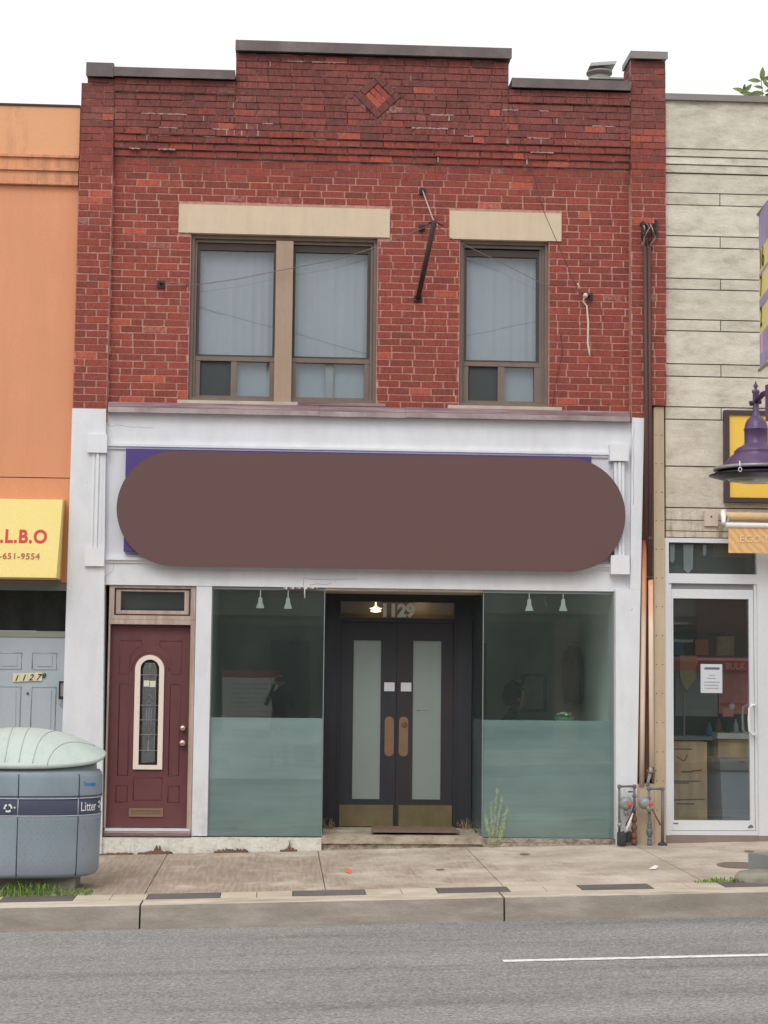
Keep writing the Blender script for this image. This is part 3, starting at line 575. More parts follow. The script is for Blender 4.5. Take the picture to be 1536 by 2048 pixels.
b = MB(); b.box(2.03, 3.36, -.06, .25, -.03, .115, 'stone_ledge'); b.box(2.05, 3.34, -.085, -.06, -.03, .075, 'stone_ledge')
for k in range(9):
    x = 2.06+k*.145; b.box(x, x+.11+.02*(k % 2), -.075, -.055, .078, .112-.006*(k % 3), 'stone_ledge')
b.build('stone_base', BB, bevel=.008)
b = MB(); b.box(.437, 2.028, -.045, .80, .055, .128, 'step_stone'); b.box(.445, 2.028, -.02, .6, -.08, .055, 'stone_ledge'); b.box(.46, 2.0, .40, .80, .128, .150, 'step_stone'); b.build('door_step', BB, bevel=.008)
for (x, n_) in ((.50, 26), (1.92, 22)):
    b = MB(); r2 = random.Random(int(x*10))
    for k in range(n_):
        a = x+r2.uniform(-.07, .07); y = r2.uniform(.5, .68); h_ = r2.uniform(.03, .12); b.tube([(a, y, .148), (a+r2.uniform(-.02, .02), y, .148+h_*.6), (a+r2.uniform(-.04, .04), y-.01, .148+h_)], [.003, .0022, .0008], 'straw', 4)
    tag(b.build('dry_weed'), 'dry straw coloured weeds in the %s corner of the entrance step' % ('left' if x < 1 else 'right'), 'weed', 'dry weeds on the entrance step')
# residential door with transom
b = MB(); b.frame(-1.70, -.848, .172, 2.236, .0, .0, .16, 'frame_pink', .05, .0) if False else None
b.box(-1.702, -1.686, .0, .2, .19, 2.19, 'frame_pink'); b.box(-.892, -.848, .0, .2, .19, 2.19, 'frame_pink'); b.box(-1.702, -.848, -.004, .2, 2.19, 2.236, 'frame_pink'); b.box(-.875, -.846, -.012, .02, .14, 2.19, 'frame_pink')
b.frame(-1.702, -.848, 2.238, 2.576, .05, .0, .2, 'frame_pink', .028, .04); b.frame(-1.650, -.902, 2.280, 2.546, .012, .012, .2, 'iron_dark', .010, .012); b.frame(-1.637, -.915, 2.293, 2.536, .045, .022, .2, 'frame_pink', .018, .035)
b.build('door_frame', BB, bevel=.003)
b = MB(); b.box(-1.59, -.962, .06, .066, 2.33, 2.517, 'glass_clear'); b.build('transom_pane', BB)
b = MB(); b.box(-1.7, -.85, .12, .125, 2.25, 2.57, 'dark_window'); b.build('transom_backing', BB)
b = MB(); b.box(-1.70, -.85, -.035, .2, .118, .145, 'ledge_wood'); b.box(-1.70, -.85, -.025, .2, .146, .164, 'sill_alu'); b.box(-1.69, -.86, -.03, .2, .165, .186, 'alu_white'); b.box(-1.72, -.84, -.06, .1, .109, .117, 'iron_dark'); b.build('threshold', BB, bevel=.004)
b = MB(); dy = .075; b.box(-1.684, -.894, dy, dy+.045, .192, 2.186, 'door_red')
def ridge(mb, pts, y, m, r=.0055, closed=True):
    P_ = [(x, y, z) for x, z in pts]
    if closed: P_ = P_+[P_[0]]
    mb.tube(P_, r, m, 6)
cx0 = -1.287; D_ = lambda x0, x1, z0, z1: ridge(b, ((x0, z0), (x1, z0), (x1, z1), (x0, z1)), dy, 'door_red')
for sx in (-1, 1):
    def mx(x): return cx0+sx*x
    ridge(b, ((mx(.30), 2.03), (mx(.09), 2.03), (mx(.09), 1.975), (mx(.15), 1.95), (mx(.20), 1.87), (mx(.215), 1.70), (mx(.30), 1.70)), dy, 'door_red')
    D_(*sorted((mx(.20), mx(.30))), .70, 1.60); D_(*sorted((mx(.20), mx(.31))), .44, .60)
D_(cx0-.14, cx0+.14, .46, .68); b.tube([(cx0+.185*math.cos(t), dy, 1.735+.185*math.sin(t)) for t in [math.pi*k/16 for k in range(17)]], .0055, 'door_red', 6)
DR = b.build('front_door', BB)
b = MB(); xo0, xo1, xi0, xi1 = -1.436, -1.148, -1.383, -1.197; r_o = (xo1-xo0)/2; r_i = (xi1-xi0)/2; xc = (xo0+xo1)/2; xci = (xi0+xi1)/2
zo, zi = 1.888-r_o, 1.843-r_i
outer = [(xo0, .76), (xo1, .76)]+[(xc+r_o*math.cos(t), zo+r_o*math.sin(t)) for t in [math.pi*k/18 for k in range(19)]]
inner = [(xi0, .803), (xi1, .803)]+[(xci+r_i*math.cos(t), zi+r_i*math.sin(t)) for t in [math.pi*k/18 for k in range(19)]]
for y, flip in ((dy-.022, 0), (dy, 1)):
    for k in range(len(outer)):
        k2 = (k+1) % len(outer); b.face([(outer[k][0], y, outer[k][1]), (outer[k2][0], y, outer[k2][1]), (inner[k2][0], y, inner[k2][1]), (inner[k][0], y, inner[k][1])], 'insert_cream')
for lp in (outer, inner):
    for k in range(len(lp)):
        k2 = (k+1) % len(lp); b.face([(lp[k][0], dy-.022, lp[k][1]), (lp[k2][0], dy-.022, lp[k2][1]), (lp[k2][0], dy, lp[k2][1]), (lp[k][0], dy, lp[k][1])], 'insert_cream')
b.build('glass_surround', DR)
b = MB(); b.prism(inner, dy-.004, dy-.001, 'leaded_dark')
b.prism([(xci-.062, .83), (xci+.062, .83), (xci+.062, zi), (xci+.045, zi+.055), (xci-.045, zi+.055), (xci-.062, zi)], dy-.006, dy-.0041, 'leaded_textured')
def came(*pts, r=.0034): b.tube([(xci+x, dy-.008, z) for x, z in pts], r, 'came_lead', 5)
came((-.062, .83), (.062, .83), (.062, zi), (.045, zi+.055), (-.045, zi+.055), (-.062, zi), (-.062, .83))
for z in (.955, 1.095, 1.24, 1.38, 1.60): pass
for z in (.945, 1.10, 1.245, 1.39, 1.535, 1.69): 
    if z != 1.535: came((-.09, z), (.09, z))
for s_ in (-.022, 0, .022): came((s_, 1.13), (s_, 1.36))
for z, h_, w_ in ((.945, .022, .018), (1.10, .055, .045), (1.39, .05, .055), (1.69, .025, .018)): came((0, z-h_), (w_, z), (0, z+h_*.9), (-w_, z), (0, z-h_))
came((0, .83), (0, 1.045)); came((0, 1.71), (0, zi+.055)); came((-.04, 1.44), (0, 1.50), (.04, 1.44))
b.box(xci-.058, xci-.003, dy-.0095, dy-.007, 1.575, 1.635, 'cream_card'); b.box(xci+.003, xci+.058, dy-.0095, dy-.007, 1.57, 1.632, 'cream_card'); b.build('leaded_glass', DR)
for nm, z, r_ in (('deadbolt', 1.170, .029), ('door_knob', 1.023, .033)):
    b = MB(); b.lathe((-.951, z), 0, [(.034, dy), (.034, dy-.008), (.014, dy-.012), (.014, dy-.03), (r_*.7, dy-.036), (r_, dy-.05), (r_*.8, dy-.066), (.004, dy-.07)], 'knob_metal', 20, 'Y'); b.build(nm, DR)
b = MB(); b.frame(-1.465, -1.128, .295, .380, .022, dy-.012, dy, 'slot_brass'); b.box(-1.443, -1.15, dy-.007, dy, .317, .358, 'brass_dull'); b.build('letter_slot', DR, bevel=.002)
# shop windows: glass, film, thin edge trim
def shopwin(x0, x1, zf, tilt):
    f = MB(); f.box(x0, x1, .0, .03, 2.548, 2.576, 'beam_grey'); f.box(x0, x1, -.005, .03, .109, .118, 'frame_dark'); f.box(x0+.001, x0+.009, -.002, .014, .119, 2.547, 'beam_grey'); f.box(x1-.009, x1-.001, -.002, .014, .119, 2.547, 'beam_grey'); W = f.build('shop_window', BB)
    p = MB(); p.hexa([(x0+.009, .000, .119), (x1-.009, .000, .119), (x1-.009, .008, .119), (x0+.009, .008, .119), (x0+.009, .000-tilt, 2.547), (x1-.009, -tilt, 2.547), (x1-.009, .008-tilt, 2.547), (x0+.009, .008-tilt, 2.547)], 'glass_shop'); p.build('shop_glass', W)
    p = MB(); p.box(x0+.010, x1-.010, .0095, .0115, .120, zf, 'frost_film'); p.build('frosted_film', W); return W
shopwin(-.686, .440, 1.279, -.0065); shopwin(2.025, 3.350, 1.279, 0)
for x, xb_, nm in ((.441, .455, 'l'), (2.022, 1.995, 'r')):
    p = MB(); p.hexa([(x, .03, .12), (x+.008, .03, .12), (xb_+.008, .75, .13), (xb_, .75, .13), (x, .03, 2.56), (x+.008, .03, 2.56), (xb_+.008, .75, 2.56), (xb_, .75, 2.56)], 'glass_shop'); p.build('return_glass', BB)
    p = MB(); e = .0095 if nm == 'r' else -.0035; p.hexa([(x+e, .03, .13), (x+e+.002, .03, .13), (xb_+e+.002, .75, .13), (xb_+e, .75, .13), (x+e, .03, 1.28), (x+e+.002, .03, 1.28), (xb_+e+.002, .75, 1.28), (xb_+e, .75, 1.28)], 'frost_film'); p.build('return_film', BB)
b = MB(); b.box(.441, 2.03, -.0, .80, 2.553, 2.577, 'sill_stone'); b.build('soffit', BB)
b = MB(); r6 = random.Random(14)
for k in range(16):
    x = .02+.022*k; b.box(x, x+.018, -.03+r6.uniform(0, .01), -.012, 2.572-r6.uniform(.004, .016), 2.5775, ('frame_pink', 'white_trim', 'rust')[k % 3])
b.tube([(.235, -.03, 2.575), (.233, -.032, 2.53), (.238, -.03, 2.47)], .006, 'white_trim', 5); b.build('peeling_paint', BB)
# entrance doors
b = MB(); Y = .74
b.box(.457, .606, Y-.03, Y+.1, .15, 2.55, 'door_black'); b.box(1.822, 1.992, Y-.03, Y+.1, .15, 2.55, 'door_black'); b.box(.606, 1.822, Y-.025, Y+.1, 2.474, 2.55, 'door_black'); b.box(.606, 1.822, Y-.025, Y+.1, 2.262, 2.306, 'door_black')
b.box(.60, .622, Y-.04, Y, .15, 2.55, 'door_black'); b.box(1.806, 1.828, Y-.04, Y, .15, 2.55, 'door_black'); b.build('entrance_frame', BB, bevel=.003)
TR = MB(); TR.box(.612, 1.838, Y+.01, Y+.016, 2.306, 2.474, 'glass_clear'); TR = TR.build('transom_light', BB)
text('house_number', '1129', 1.035, Y+.006, 2.325, .180, 'number_grey', TR, .0015, .010)
b = MB(); b.box(.45, 2.0, 1.35, 1.36, 2.2, 2.6, 'brass_dull'); b.build('lobby_panel', BB)
for k, (x0, x1, g0, g1, k0, k1, m_) in enumerate(((.624, 1.209, .762, 1.048, .632, 1.186, 'door_black'), (1.213, 1.804, 1.382, 1.676, 1.246, 1.798, 'door_wood_dark'))):
    b = MB(); b.wall(x0, x1, .156, 2.258, Y, Y+.045, [(g0, g1, .438, 2.072)], m_); D2 = b.build('entrance_door', BB)
    b = MB(); b.box(g0, g1, Y+.012, Y+.02, .438, 2.072, 'frost_strip'); b.build('frosted_glass', D2)
    b = MB(); b.box(k0, k1, Y-.004, Y, .160, .379, 'kick_brass'); b.build('kick_plate', D2, bevel=.002)
    px0, px1 = ((1.093, 1.188), (1.241, 1.337))[k]; b = MB(); rr_ = (px1-px0)/2; xc_ = (px0+px1)/2
    b.prism([(xc_+rr_*math.cos(t), .877+rr_+rr_*math.sin(t)) for t in [math.pi+math.pi*k2/12 for k2 in range(13)]]+[(xc_+rr_*math.cos(t), 1.287-rr_+rr_*math.sin(t)) for t in [math.pi*k2/12 for k2 in range(13)]], Y-.006, Y, 'pull_brass'); PP = b.build('push_plate', D2)
    if k: b = MB(); b.lathe((1.297, 1.205), 0, [(.030, Y-.006), (.030, Y-.012), (.022, Y-.014), (.006, Y-.015)], 'rust', 20, 'Y'); b.build('lock_cylinder', PP)
    s0 = (1.083, 1.257)[k]; b = MB(); b.box(s0, s0+.108, Y-.003, Y, 1.548, 1.638, 'sticker_white'); ST = b.build('sticker', D2, bevel=.001)
    if k: 
        b = MB(); r3 = random.Random(5)
        for q_ in range(3): b.box(1.42+.07*q_, 1.47+.07*q_, Y+.010, Y+.012, 1.345+.004*q_, 1.355, 'pipe_grey')
        b.build('worn_lettering', D2)
b = MB(); b.hexa([(.93, .12, .152), (1.82, .12, .150), (1.80, .62, .154), (.97, .62, .155), (.93, .12, .172), (1.82, .12, .170), (1.80, .62, .172), (.97, .62, .175)], 'mat_brown')
tag(b.build('door_mat', bevel=.004), 'worn brown mat on the step of the black double doors', 'mat')
# shop interior
b = MB(); b.box(-.70, 3.43, 3.3, 3.4, 0, 2.66, 'room_wall'); b.box(-.80, -.70, .25, 5.1, 0, 2.66, 'room_wall'); b.box(3.40, 3.5, .25, 5.1, 0, 2.66, 'room_white'); b.box(-.8, 3.5, .01, 5.1, 2.66, 2.7, 'room_ceiling'); b.box(-.8, 3.5, .25, 5.1, .0, .08, 'room_floor')
b.box(-.1, .35, 3.2, 3.3, .1, 2.1, 'cloth_grey'); b.box(2.28, 2.42, 3.1, 3.2, .08, 2.1, 'cloth_grey'); b.box(.9, 1.9, 1.6, 1.7, .08, 2.2, 'room_wall'); b.build('shop_interior', BB)
b = MB(); b.frame(2.85, 3.15, 1.3, 1.75, .03, 3.24, 3.29, 'frame_dark'); b.build('interior_frame', BB)
for i, (x, zb, lab) in enumerate(((-.217, 2.402, 'left'), (.073, 2.400, 'right'))):
    t = thing('pendant_lamp', 'small white bell pendant lamp, %s one of the pair in the left shop window' % lab, 'lamp', (x, .9, 2.66), 'small pendant lamps hanging in the shop windows')
    b = MB(); b.tube([(x, .9, 2.66), (x, .9, zb+.1)], .006, 'shade_white'); b.build('stem', t); b = MB(); b.lathe(x, .9, [(.012, zb+.11), (.02, zb+.10), (.022, zb+.055), (.034, zb+.03), (.040, zb+.004), (.045, zb), (.036, zb-.004)], 'shade_white', 24); b.build('lamp_shade', t)
for i, (x, zb, lab) in enumerate(((2.61, 2.408, 'left'), (2.97, 2.412, 'right'))):
    t = thing('pendant_lamp', 'small white bell pendant lamp, %s one of the pair in the right shop window' % lab, 'lamp', (x, .85, 2.66), 'small pendant lamps hanging in the shop windows')
    b = MB(); b.tube([(x, .85, 2.66), (x, .85, zb+.1)], .006, 'shade_white'); b.build('stem', t); b = MB(); b.lathe(x, .85, [(.012, zb+.12), (.02, zb+.11), (.022, zb+.06), (.034, zb+.03), (.042, zb+.004), (.046, zb), (.036, zb-.004)], 'shade_white', 24); b.build('lamp_shade', t)
b = MB(); b.tube([(2.79+.012*math.sin(k*1.3), .9+.012*math.cos(k*1.3), 2.60-.02*k) for k in range(9)], .006, 'straw', 6); b.tube([(2.79, .9, 2.66), (2.79, .9, 2.60)], .003, 'straw', 4)
tag(b.build('hanging_ornament'), 'faint curled ornament hanging between the two lamps of the right shop window', 'ornament')
b = MB(); b.lathe(1.005, 1.1, [(.02, 2.375), (.055, 2.383), (.06, 2.395), (.035, 2.40), (.07, 2.42), (.03, 2.428), (.008, 2.45), (.008, 2.66)], 'lamp_glow', 24); t = b.build('ceiling_lamp'); tag(t, 'lit warm ceiling lamp seen through the transom above the double doors', 'lamp')
pl = bpy.data.lights.new('lobby_light', 'POINT'); pl.energy = .9; pl.color = (1, .8, .5); pl.shadow_soft_size = .1; po = bpy.data.objects.new('lobby_light', pl); C.objects.link(po); po.location = (1.5, 1.15, 2.5)
# counter, bowl, coat, seated person
t = thing('counter', 'pale counter standing behind the frosted part of the right shop window', 'counter', (3.0, .85, .08)); b = MB(); b.box(2.62, 3.38, .55, 1.15, 1.16, 1.20, 'room_white'); b.build('counter_top', t, bevel=.005); b = MB(); b.box(2.68, 3.36, .6, 1.1, .08, 1.158, 'blind_grey'); b.build('cabinet', t)
t = thing('bowl', 'green bowl of leaves on the counter inside the right shop window', 'bowl', (2.99, .9, 1.2)); b = MB(); b.lathe(2.99, .9, [(.05, 1.201), (.09, 1.23), (.11, 1.30), (.105, 1.30), (.085, 1.24)], 'green_glass', 24); b.build('bowl_body', t)
b = MB(); r3 = random.Random(3)
for k in range(26):
    a = r3.uniform(0, 6.28); r_ = r3.uniform(0, .08); x, y, z = 2.99+r_*math.cos(a), .9+r_*math.sin(a), 1.30+r3.uniform(-.01, .03); d = .03; b.face([(x-d, y, z), (x, y-d*.6, z+r3.uniform(-.01, .02)), (x+d, y, z+.01), (x, y+d*.6, z+.02)], 'lettuce' if k % 3 else 'poster_white')
b.build('leaves', t)
t = thing('coat', 'dark navy coat hanging on the white side wall inside the right shop window', 'coat', (3.33, 2.4, 1.3)); b = MB(); N = 28; rows = [(2.06, .03, .10), (2.02, .06, .19), (1.9, .07, .235), (1.7, .07, .24), (1.5, .065, .24), (1.42, .06, .22)]
rg = []
for z, dx, dyv in rows: rg.append([b.bm.verts.new((3.32+dx*math.cos(2*math.pi*k/N)*(1+.25*math.sin(k*2.4)), 2.4+dyv*math.sin(2*math.pi*k/N)*2.0, z+.012*math.sin(k*1.7))) for k in range(N)])
mi = b.mi('cloth_navy')
for a, c in zip(rg[:-1], rg[1:]):
    for k in range(N): f = b.bm.faces.new((a[k], a[(k+1) % N], c[(k+1) % N], c[k])); f.material_index = mi; f.smooth = True
for r_ in (rg[0], rg[-1]): b.bm.faces.new(r_).material_index = mi
b.build('coat_body', t); b = MB(); b.tube([(3.30, 2.12, 1.98), (3.27, 2.05, 1.7), (3.30, 2.06, 1.36)], [.05, .055, .045], 'cloth_navy', 10); b.build('sleeve', t); b = MB(); b.tube([(3.40, 2.4, 2.10), (3.33, 2.4, 2.11), (3.32, 2.4, 2.05)], .006, 'galv', 6); b.build('coat_hook', t)
def fingers(palm, d, side, up, L=.075, curl=.5, r=.0085):
    ch = []; palm = Vector(palm); d = Vector(d).normalized(); side = Vector(side).normalized(); up = Vector(up).normalized()
    for k, s_ in enumerate((.85, .98, 1.0, .8)):
        p0 = palm+side*(.030-.02*k)
        p1 = palm+d*.042+side*(.031-.021*k); p2 = p1+(d*(1-curl*.5)+up*curl*.5).normalized()*L*.45*s_; p3 = p2+(d*(1-curl)+up*curl).normalized()*L*.45*s_
        ch.append([(tuple(p1-d*.03), r*1.1), (tuple(p1), r*1.1), (tuple(p2), r), (tuple(p3), r*.8)])
    t0 = palm+side*.038; ch.append([(tuple(palm+side*.02), .011), (tuple(t0+d*.015), .0105), (tuple(t0+d*.04+side*.014+up*.01), .0095), (tuple(t0+d*.062+side*.012+up*.02), .008)])
    return ch
def head(mb, c, r, face, m='skin'):
    """head with brow, nose, mouth, chin and ears; face = direction the nose points"""
    c = Vector(c); f = Vector(face).normalized(); up = Vector((0, 0, 1)); rt = f.cross(up).normalized(); mi = mb.mi(m); nu, nv = 28, 20; rings = []
    for j in range(nv+1):
        ph = math.pi*j/nv; ring = []
        for i in range(nu):
            th = 2*math.pi*i/nu; fx = math.cos(th); sx = math.sin(th); zz = math.cos(ph); s = math.sin(ph)
            wz = .78 if zz < 0 else .82; depth = .98; taper = 1-.32*max(0, -zz)**1.5
            p = f*(fx*s*depth*taper*r)+rt*(sx*s*wz*taper*r)+up*(zz*r*1.28)
            if fx > .93: p += f*r*(.22*math.exp(-((zz+.08)/.13)**2)+.05*math.exp(-((zz+.42)/.06)**2)+.06*math.exp(-((zz+.72)/.1)**2))
            if .72 < fx < .95: p -= f*r*.09*math.exp(-((zz-.05)/.1)**2)
            ring.append(mb.bm.verts.new(c+p))
        rings.append(ring)
    for a, d in zip(rings[:-1], rings[1:]):
        for i in range(nu):
            fc = mb.bm.faces.new((a[i], a[(i+1) % nu], d[(i+1) % nu], d[i])); fc.material_index = mi; fc.smooth = True
    for s in (-1, 1):
        e = c+rt*s*r*.80-up*.05*r; mb.tube([e+up*.25*r, e+rt*s*.12*r-f*.08*r+up*.1*r, e+rt*s*.08*r-up*.15*r, e-up*.3*r], [.12*r, .13*r, .1*r, .06*r], m, 8)
def hair(mb, c, r, face, m='hair_dark', back=1.25, long=0.):
    c = Vector(c); f = Vector(face).normalized(); up = Vector((0, 0, 1)); rt = f.cross(up).normalized(); mi = mb.mi(m); nu, nv = 28, 16; rings = []; rr_ = random.Random(8)
    for j in range(nv+1):
        ph = math.pi*.66*j/nv; ring = []
        for i in range(nu):
            th = 2*math.pi*i/nu; fx = math.cos(th); s = math.sin(ph); zz = math.cos(ph)
            if fx > .25: zz = max(zz, .42+.2*fx); s = math.sqrt(max(0, 1-zz*zz))
            k = 1.09+.05*math.sin(i*2.3+j)+rr_.uniform(-.03, .03)+(long if fx < 0 else 0)
            ring.append(mb.bm.verts.new(c+f*(fx*s*r*k*1.0)+rt*(math.sin(th)*s*.86*r*k)+up*(zz*r*1.3*k)))
        rings.append(ring)
    for a, d in zip(rings[:-1], rings[1:]):
        for i in range(nu):
            fc = mb.bm.faces.new((a[i], a[(i+1) % nu], d[(i+1) % nu], d[i])); fc.material_index = mi; fc.smooth = True
# seated person inside, facing right, body bent a little forward
t = thing('person', 'dark haired person in a black top seated inside the right shop window', 'person', (2.58, 2.2, .12)); o_ = Vector((2.58, 2.2, .13))
def S(x, y, z): return (o_.x+x, o_.y+y, o_.z+z)
pel = (S(-.12, 0, .62), .13)
body = [[pel, (S(-.10, 0, .78), .125), (S(-.05, 0, .95), .15), (S(0, 0, 1.12), .13), (S(.03, 0, 1.17), .055), (S(.05, 0, 1.24), .055)]]
for s in (-1, 1):
    body.append([pel, (S(-.05, s*.1, .60), .095), (S(.36, s*.12, .60), .065), (S(.37, s*.12, .32), .05), (S(.36, s*.12, .09), .036), (S(.48, s*.13, .05), .035)])
    body.append([(S(0, 0, 1.12), .13), (S(.04, s*.15, 1.10), .075), (S(.06, s*.2, .84), .045), (S(.30, s*.16, .90), .033), (S(.36, s*.14, .92), .028)])
BD = skin('body', body, 'cloth_black', t, 0, 2)
for s in (-1, 1): hd = skin('hand', [[(S(.35, s*.14, .92), .026), (S(.40, s*.14, .925), .028)]]+fingers(S(.40, s*.14, .925), (1, 0, -.05), (0, -s, 0), (0, 0, -1)), 'skin', t, 0, 1)
b = MB(); head(b, S(.08, 0, 1.335), .112, (1, .12, -.12)); b.build('head', t); b = MB(); hair(b, S(.065, 0, 1.345), .120, (1, .12, -.1), long=.14); b.build('hair', t)
t = thing('stool', 'dark high stool under the seated person inside the right shop window', 'stool', (2.5, 2.2, .08)); b = MB(); b.lathe(2.48, 2.2, [(.17, .50), (.18, .53), (.17, .56)], 'cloth_black', 24); b.build('seat', t)
for sx, sy in ((-1, -1), (1, -1), (1, 1), (-1, 1)): b = MB(); b.tube([(2.48+sx*.1, 2.2+sy*.1, .50), (2.48+sx*.17, 2.2+sy*.17, .08)], .012, 'iron_dark'); b.build('leg', t)

# sign board of the shop under an added redaction shape
t = thing('shop_sign', 'long purple sign board mostly covered by an added brown redaction shape with round ends', 'sign', (.82, -.05, 2.77))
b = MB(); b.box(-1.562, 3.10, -.130, -.028, 2.903, 3.928, 'sign_purple'); b.build('sign_board', t, bevel=.004)
b = MB(); k_ = (18-.155)/18; xa, xb_, za, zb = -1.652*k_, 3.471*k_, 1.716+(2.772-1.716)*k_, 1.716+(3.927-1.716)*k_; rr_ = (zb-za)/2; zc_ = (za+zb)/2
b.prism([(xa+rr_+rr_*math.cos(t_), zc_+rr_*math.sin(t_)) for t_ in [math.pi/2+math.pi*k/40 for k in range(41)]]+[(xb_-rr_+rr_*math.cos(t_), zc_+rr_*math.sin(t_)) for t_ in [-math.pi/2+math.pi*k/40 for k in range(41)]], -.155, -.131, 'pill_brown'); b.build('redaction_cover', t)  # flat brown pill added in place of a redaction mark, no real board

# wall fittings
b = MB(); b.box(-1.30, -1.22, -.02, .005, 5.58, 5.655, 'iron_dark'); b.tube([(-1.26, -.02, 5.62), (-1.26, -.07, 5.63), (-1.22, -.09, 5.61)], .012, 'iron_dark'); b.tube([(-1.22, -.09, 5.61), (-1.13, -.05, 5.625), (-1.02, -.03, 5.62), (-.97, .02, 5.615)], .006, 'wire_grey', 6)
tag(b.build('wall_hook'), 'rusty iron hook with a bit of wire on the brick left of the double window', 'hook')
t = thing('flag_bracket', 'dark iron spar held by wires on the brick between the two upstairs windows', 'bracket', (1.4, 0, 5.55)); b = MB()
b.tube([(1.34, -.03, 5.53), (1.46, -.52, 6.20)], .026, 'iron_dark', 10); b.build('spar', t)
for z in (6.645, 6.262): b = MB(); b.box(1.345, 1.405, -.035, .005, z-.03, z+.03, 'iron_dark'); b.lathe((1.375, z), 0, [(.018, -.035), (.018, -.06), (.008, -.065)], 'iron_dark', 10, 'Y'); b.build('wall_plate', t)
b = MB(); b.box(1.30, 1.38, -.03, .005, 5.50, 5.56, 'iron_dark'); b.build('foot_plate', t)
b = MB(); b.tube([(1.375, -.05, 6.645), (1.41, -.25, 6.45), (1.455, -.50, 6.21)], .007, 'wire_light', 6); b.tube([(1.375, -.05, 6.26), (1.42, -.3, 6.225), (1.455, -.50, 6.20)], .008, 'iron_dark', 6); b.tube([(1.40, -.5, 6.19), (1.46, -.5, 6.215), (1.55, -.48, 6.17)], .008, 'iron_dark', 6); b.build('stay_wire', t)
def cable(pts, r, m, label, grp=None):
    b = MB(); P_ = []
    for k in range(len(pts)-1):
        A, B_ = Vector(pts[k]), Vector(pts[k+1])
        for j in range(8): P_.append(A.lerp(B_, j/8))
    P_.append(Vector(pts[-1])); b.tube(P_, r, m, 5); return tag(b.build('cable'), label, 'cable', grp)
cable([(1.455, -.49, 6.19), (.93, -.10, 6.04), (.5, -.06, 5.90), (.07, -.05, 5.81), (-.5, -.05, 5.68), (-.86, -.05, 5.618), (-.97, -.04, 5.617)], .0042, 'wire_grey', 'thin grey cable crossing in front of the double upstairs window', 'thin cables on the brick front')
cable([(1.455, -.49, 6.19), (1.65, -.2, 6.12), (2.15, -.05, 5.93), (2.57, -.03, 5.73), (2.69, -.02, 5.70)], .0042, 'wire_grey', 'thin grey cable crossing the head of the single upstairs window', 'thin cables on the brick front')
cable([(2.27, -.07, 7.60), (2.36, -.12, 7.3), (2.61, -.15, 6.42), (2.76, -.15, 6.08), (2.99, -.08, 5.585)], .0035, 'wire_dark', 'thin dark cable slanting down over the brick to the right wall hook', 'thin cables on the brick front')
cable([(2.80, -.03, 5.2), (2.82, -.03, 5.0), (2.76, -.03, 4.72), (2.72, -.03, 4.45)], .0035, 'wire_dark', 'short thin dark cable right of the single upstairs window above the ledge', 'thin cables on the brick front')
b = MB(); b.box(3.07, 3.13, -.03, .005, 5.555, 5.625, 'iron_dark'); b.tube([(3.10, -.03, 5.59), (3.06, -.09, 5.60), (3.0, -.08, 5.61)], .012, 'iron_dark'); b.lathe((3.045, 5.585), 0, [(.01, -.12), (.025, -.10), (.025, -.07), (.01, -.05)], 'rope_white', 12, 'Y'); b.tube([(2.97, -.05, 5.72), (3.0, -.05, 5.66)], .006, 'rope_white', 5); tag(b.build('wall_hook'), 'iron hook with white insulator on the brick right of the single window', 'hook')
b = MB(); b.tube([(3.045, -.09, 5.59), (3.02, -.08, 5.53), (3.06, -.08, 5.48), (3.075, -.08, 5.3), (3.07, -.08, 5.1), (3.085, -.08, 5.02), (3.09, -.08, 4.96)], [.011, .009, .009, .010, .010, .011, .007], 'rope_white', 7); tag(b.build('rope'), 'frayed white rope end hanging from the right wall hook', 'rope')
# conduit mast on the right pilaster and pipes below
t = thing('service_conduit', 'pair of dark brown conduits running down the right brick pilaster', 'conduit', (3.68, -.1, 2.7))
b = MB(); b.box(3.668, 3.69, -.115, -.09, 3.15, 6.1, 'conduit_brown'); b.tube([(3.652, -.115, 6.10), (3.662, -.115, 4.4), (3.667, -.115, 3.1)], .021, 'conduit_brown', 10); b.build('conduit', t)
b = MB(); b.tube([(3.695, -.115, 6.10), (3.70, -.115, 4.4), (3.698, -.115, 2.72)], .020, 'conduit_brown', 10); b.tube([(3.698, -.11, 3.09), (3.698, -.11, 3.13)], .028, 'conduit_brown', 10); b.tube([(3.698, -.11, 2.70), (3.698, -.11, 2.735)], .03, 'iron_dark', 10); b.build('conduit', t)
b = MB(); r3 = random.Random(9); b.box(3.605, 3.78, -.10, -.062, 6.32, 6.35, 'iron_dark'); b.box(3.76, 3.785, -.12, -.062, 6.20, 6.38, 'iron_dark'); b.box(3.62, 3.65, -.14, -.062, 6.20, 6.36, 'iron_dark')
for k in range(9):
    x = 3.64+.012*k; b.tube([(x, -.10, 6.34), (x+r3.uniform(-.04, .04), -.18, 6.28), (x+r3.uniform(-.05, .05), -.17, 6.18), (3.66+r3.uniform(-.03, .05), -.12, 6.09)], .007, ('wire_light', 'iron_dark', 'wire_dark')[k % 3], 5)
b.build('weatherhead', t)
t = thing('downpipe', 'two slim rust stained pale pipes standing in the slot beside the white pier', 'pipe', (3.66, -.05, .6))
b = MB(); b.tube([(3.652, -.04, 3.1), (3.648, -.04, 2.5), (3.634, -.04, 1.5), (3.622, -.04, .64)], .028, 'rusty_pipe_paint', 10); b.build('pipe', t); b = MB(); b.tube([(3.705, -.11, 2.70), (3.709, -.1, 2.0), (3.713, -.1, .83)], .026, 'rusty_pipe_paint', 10); b.build('pipe', t)
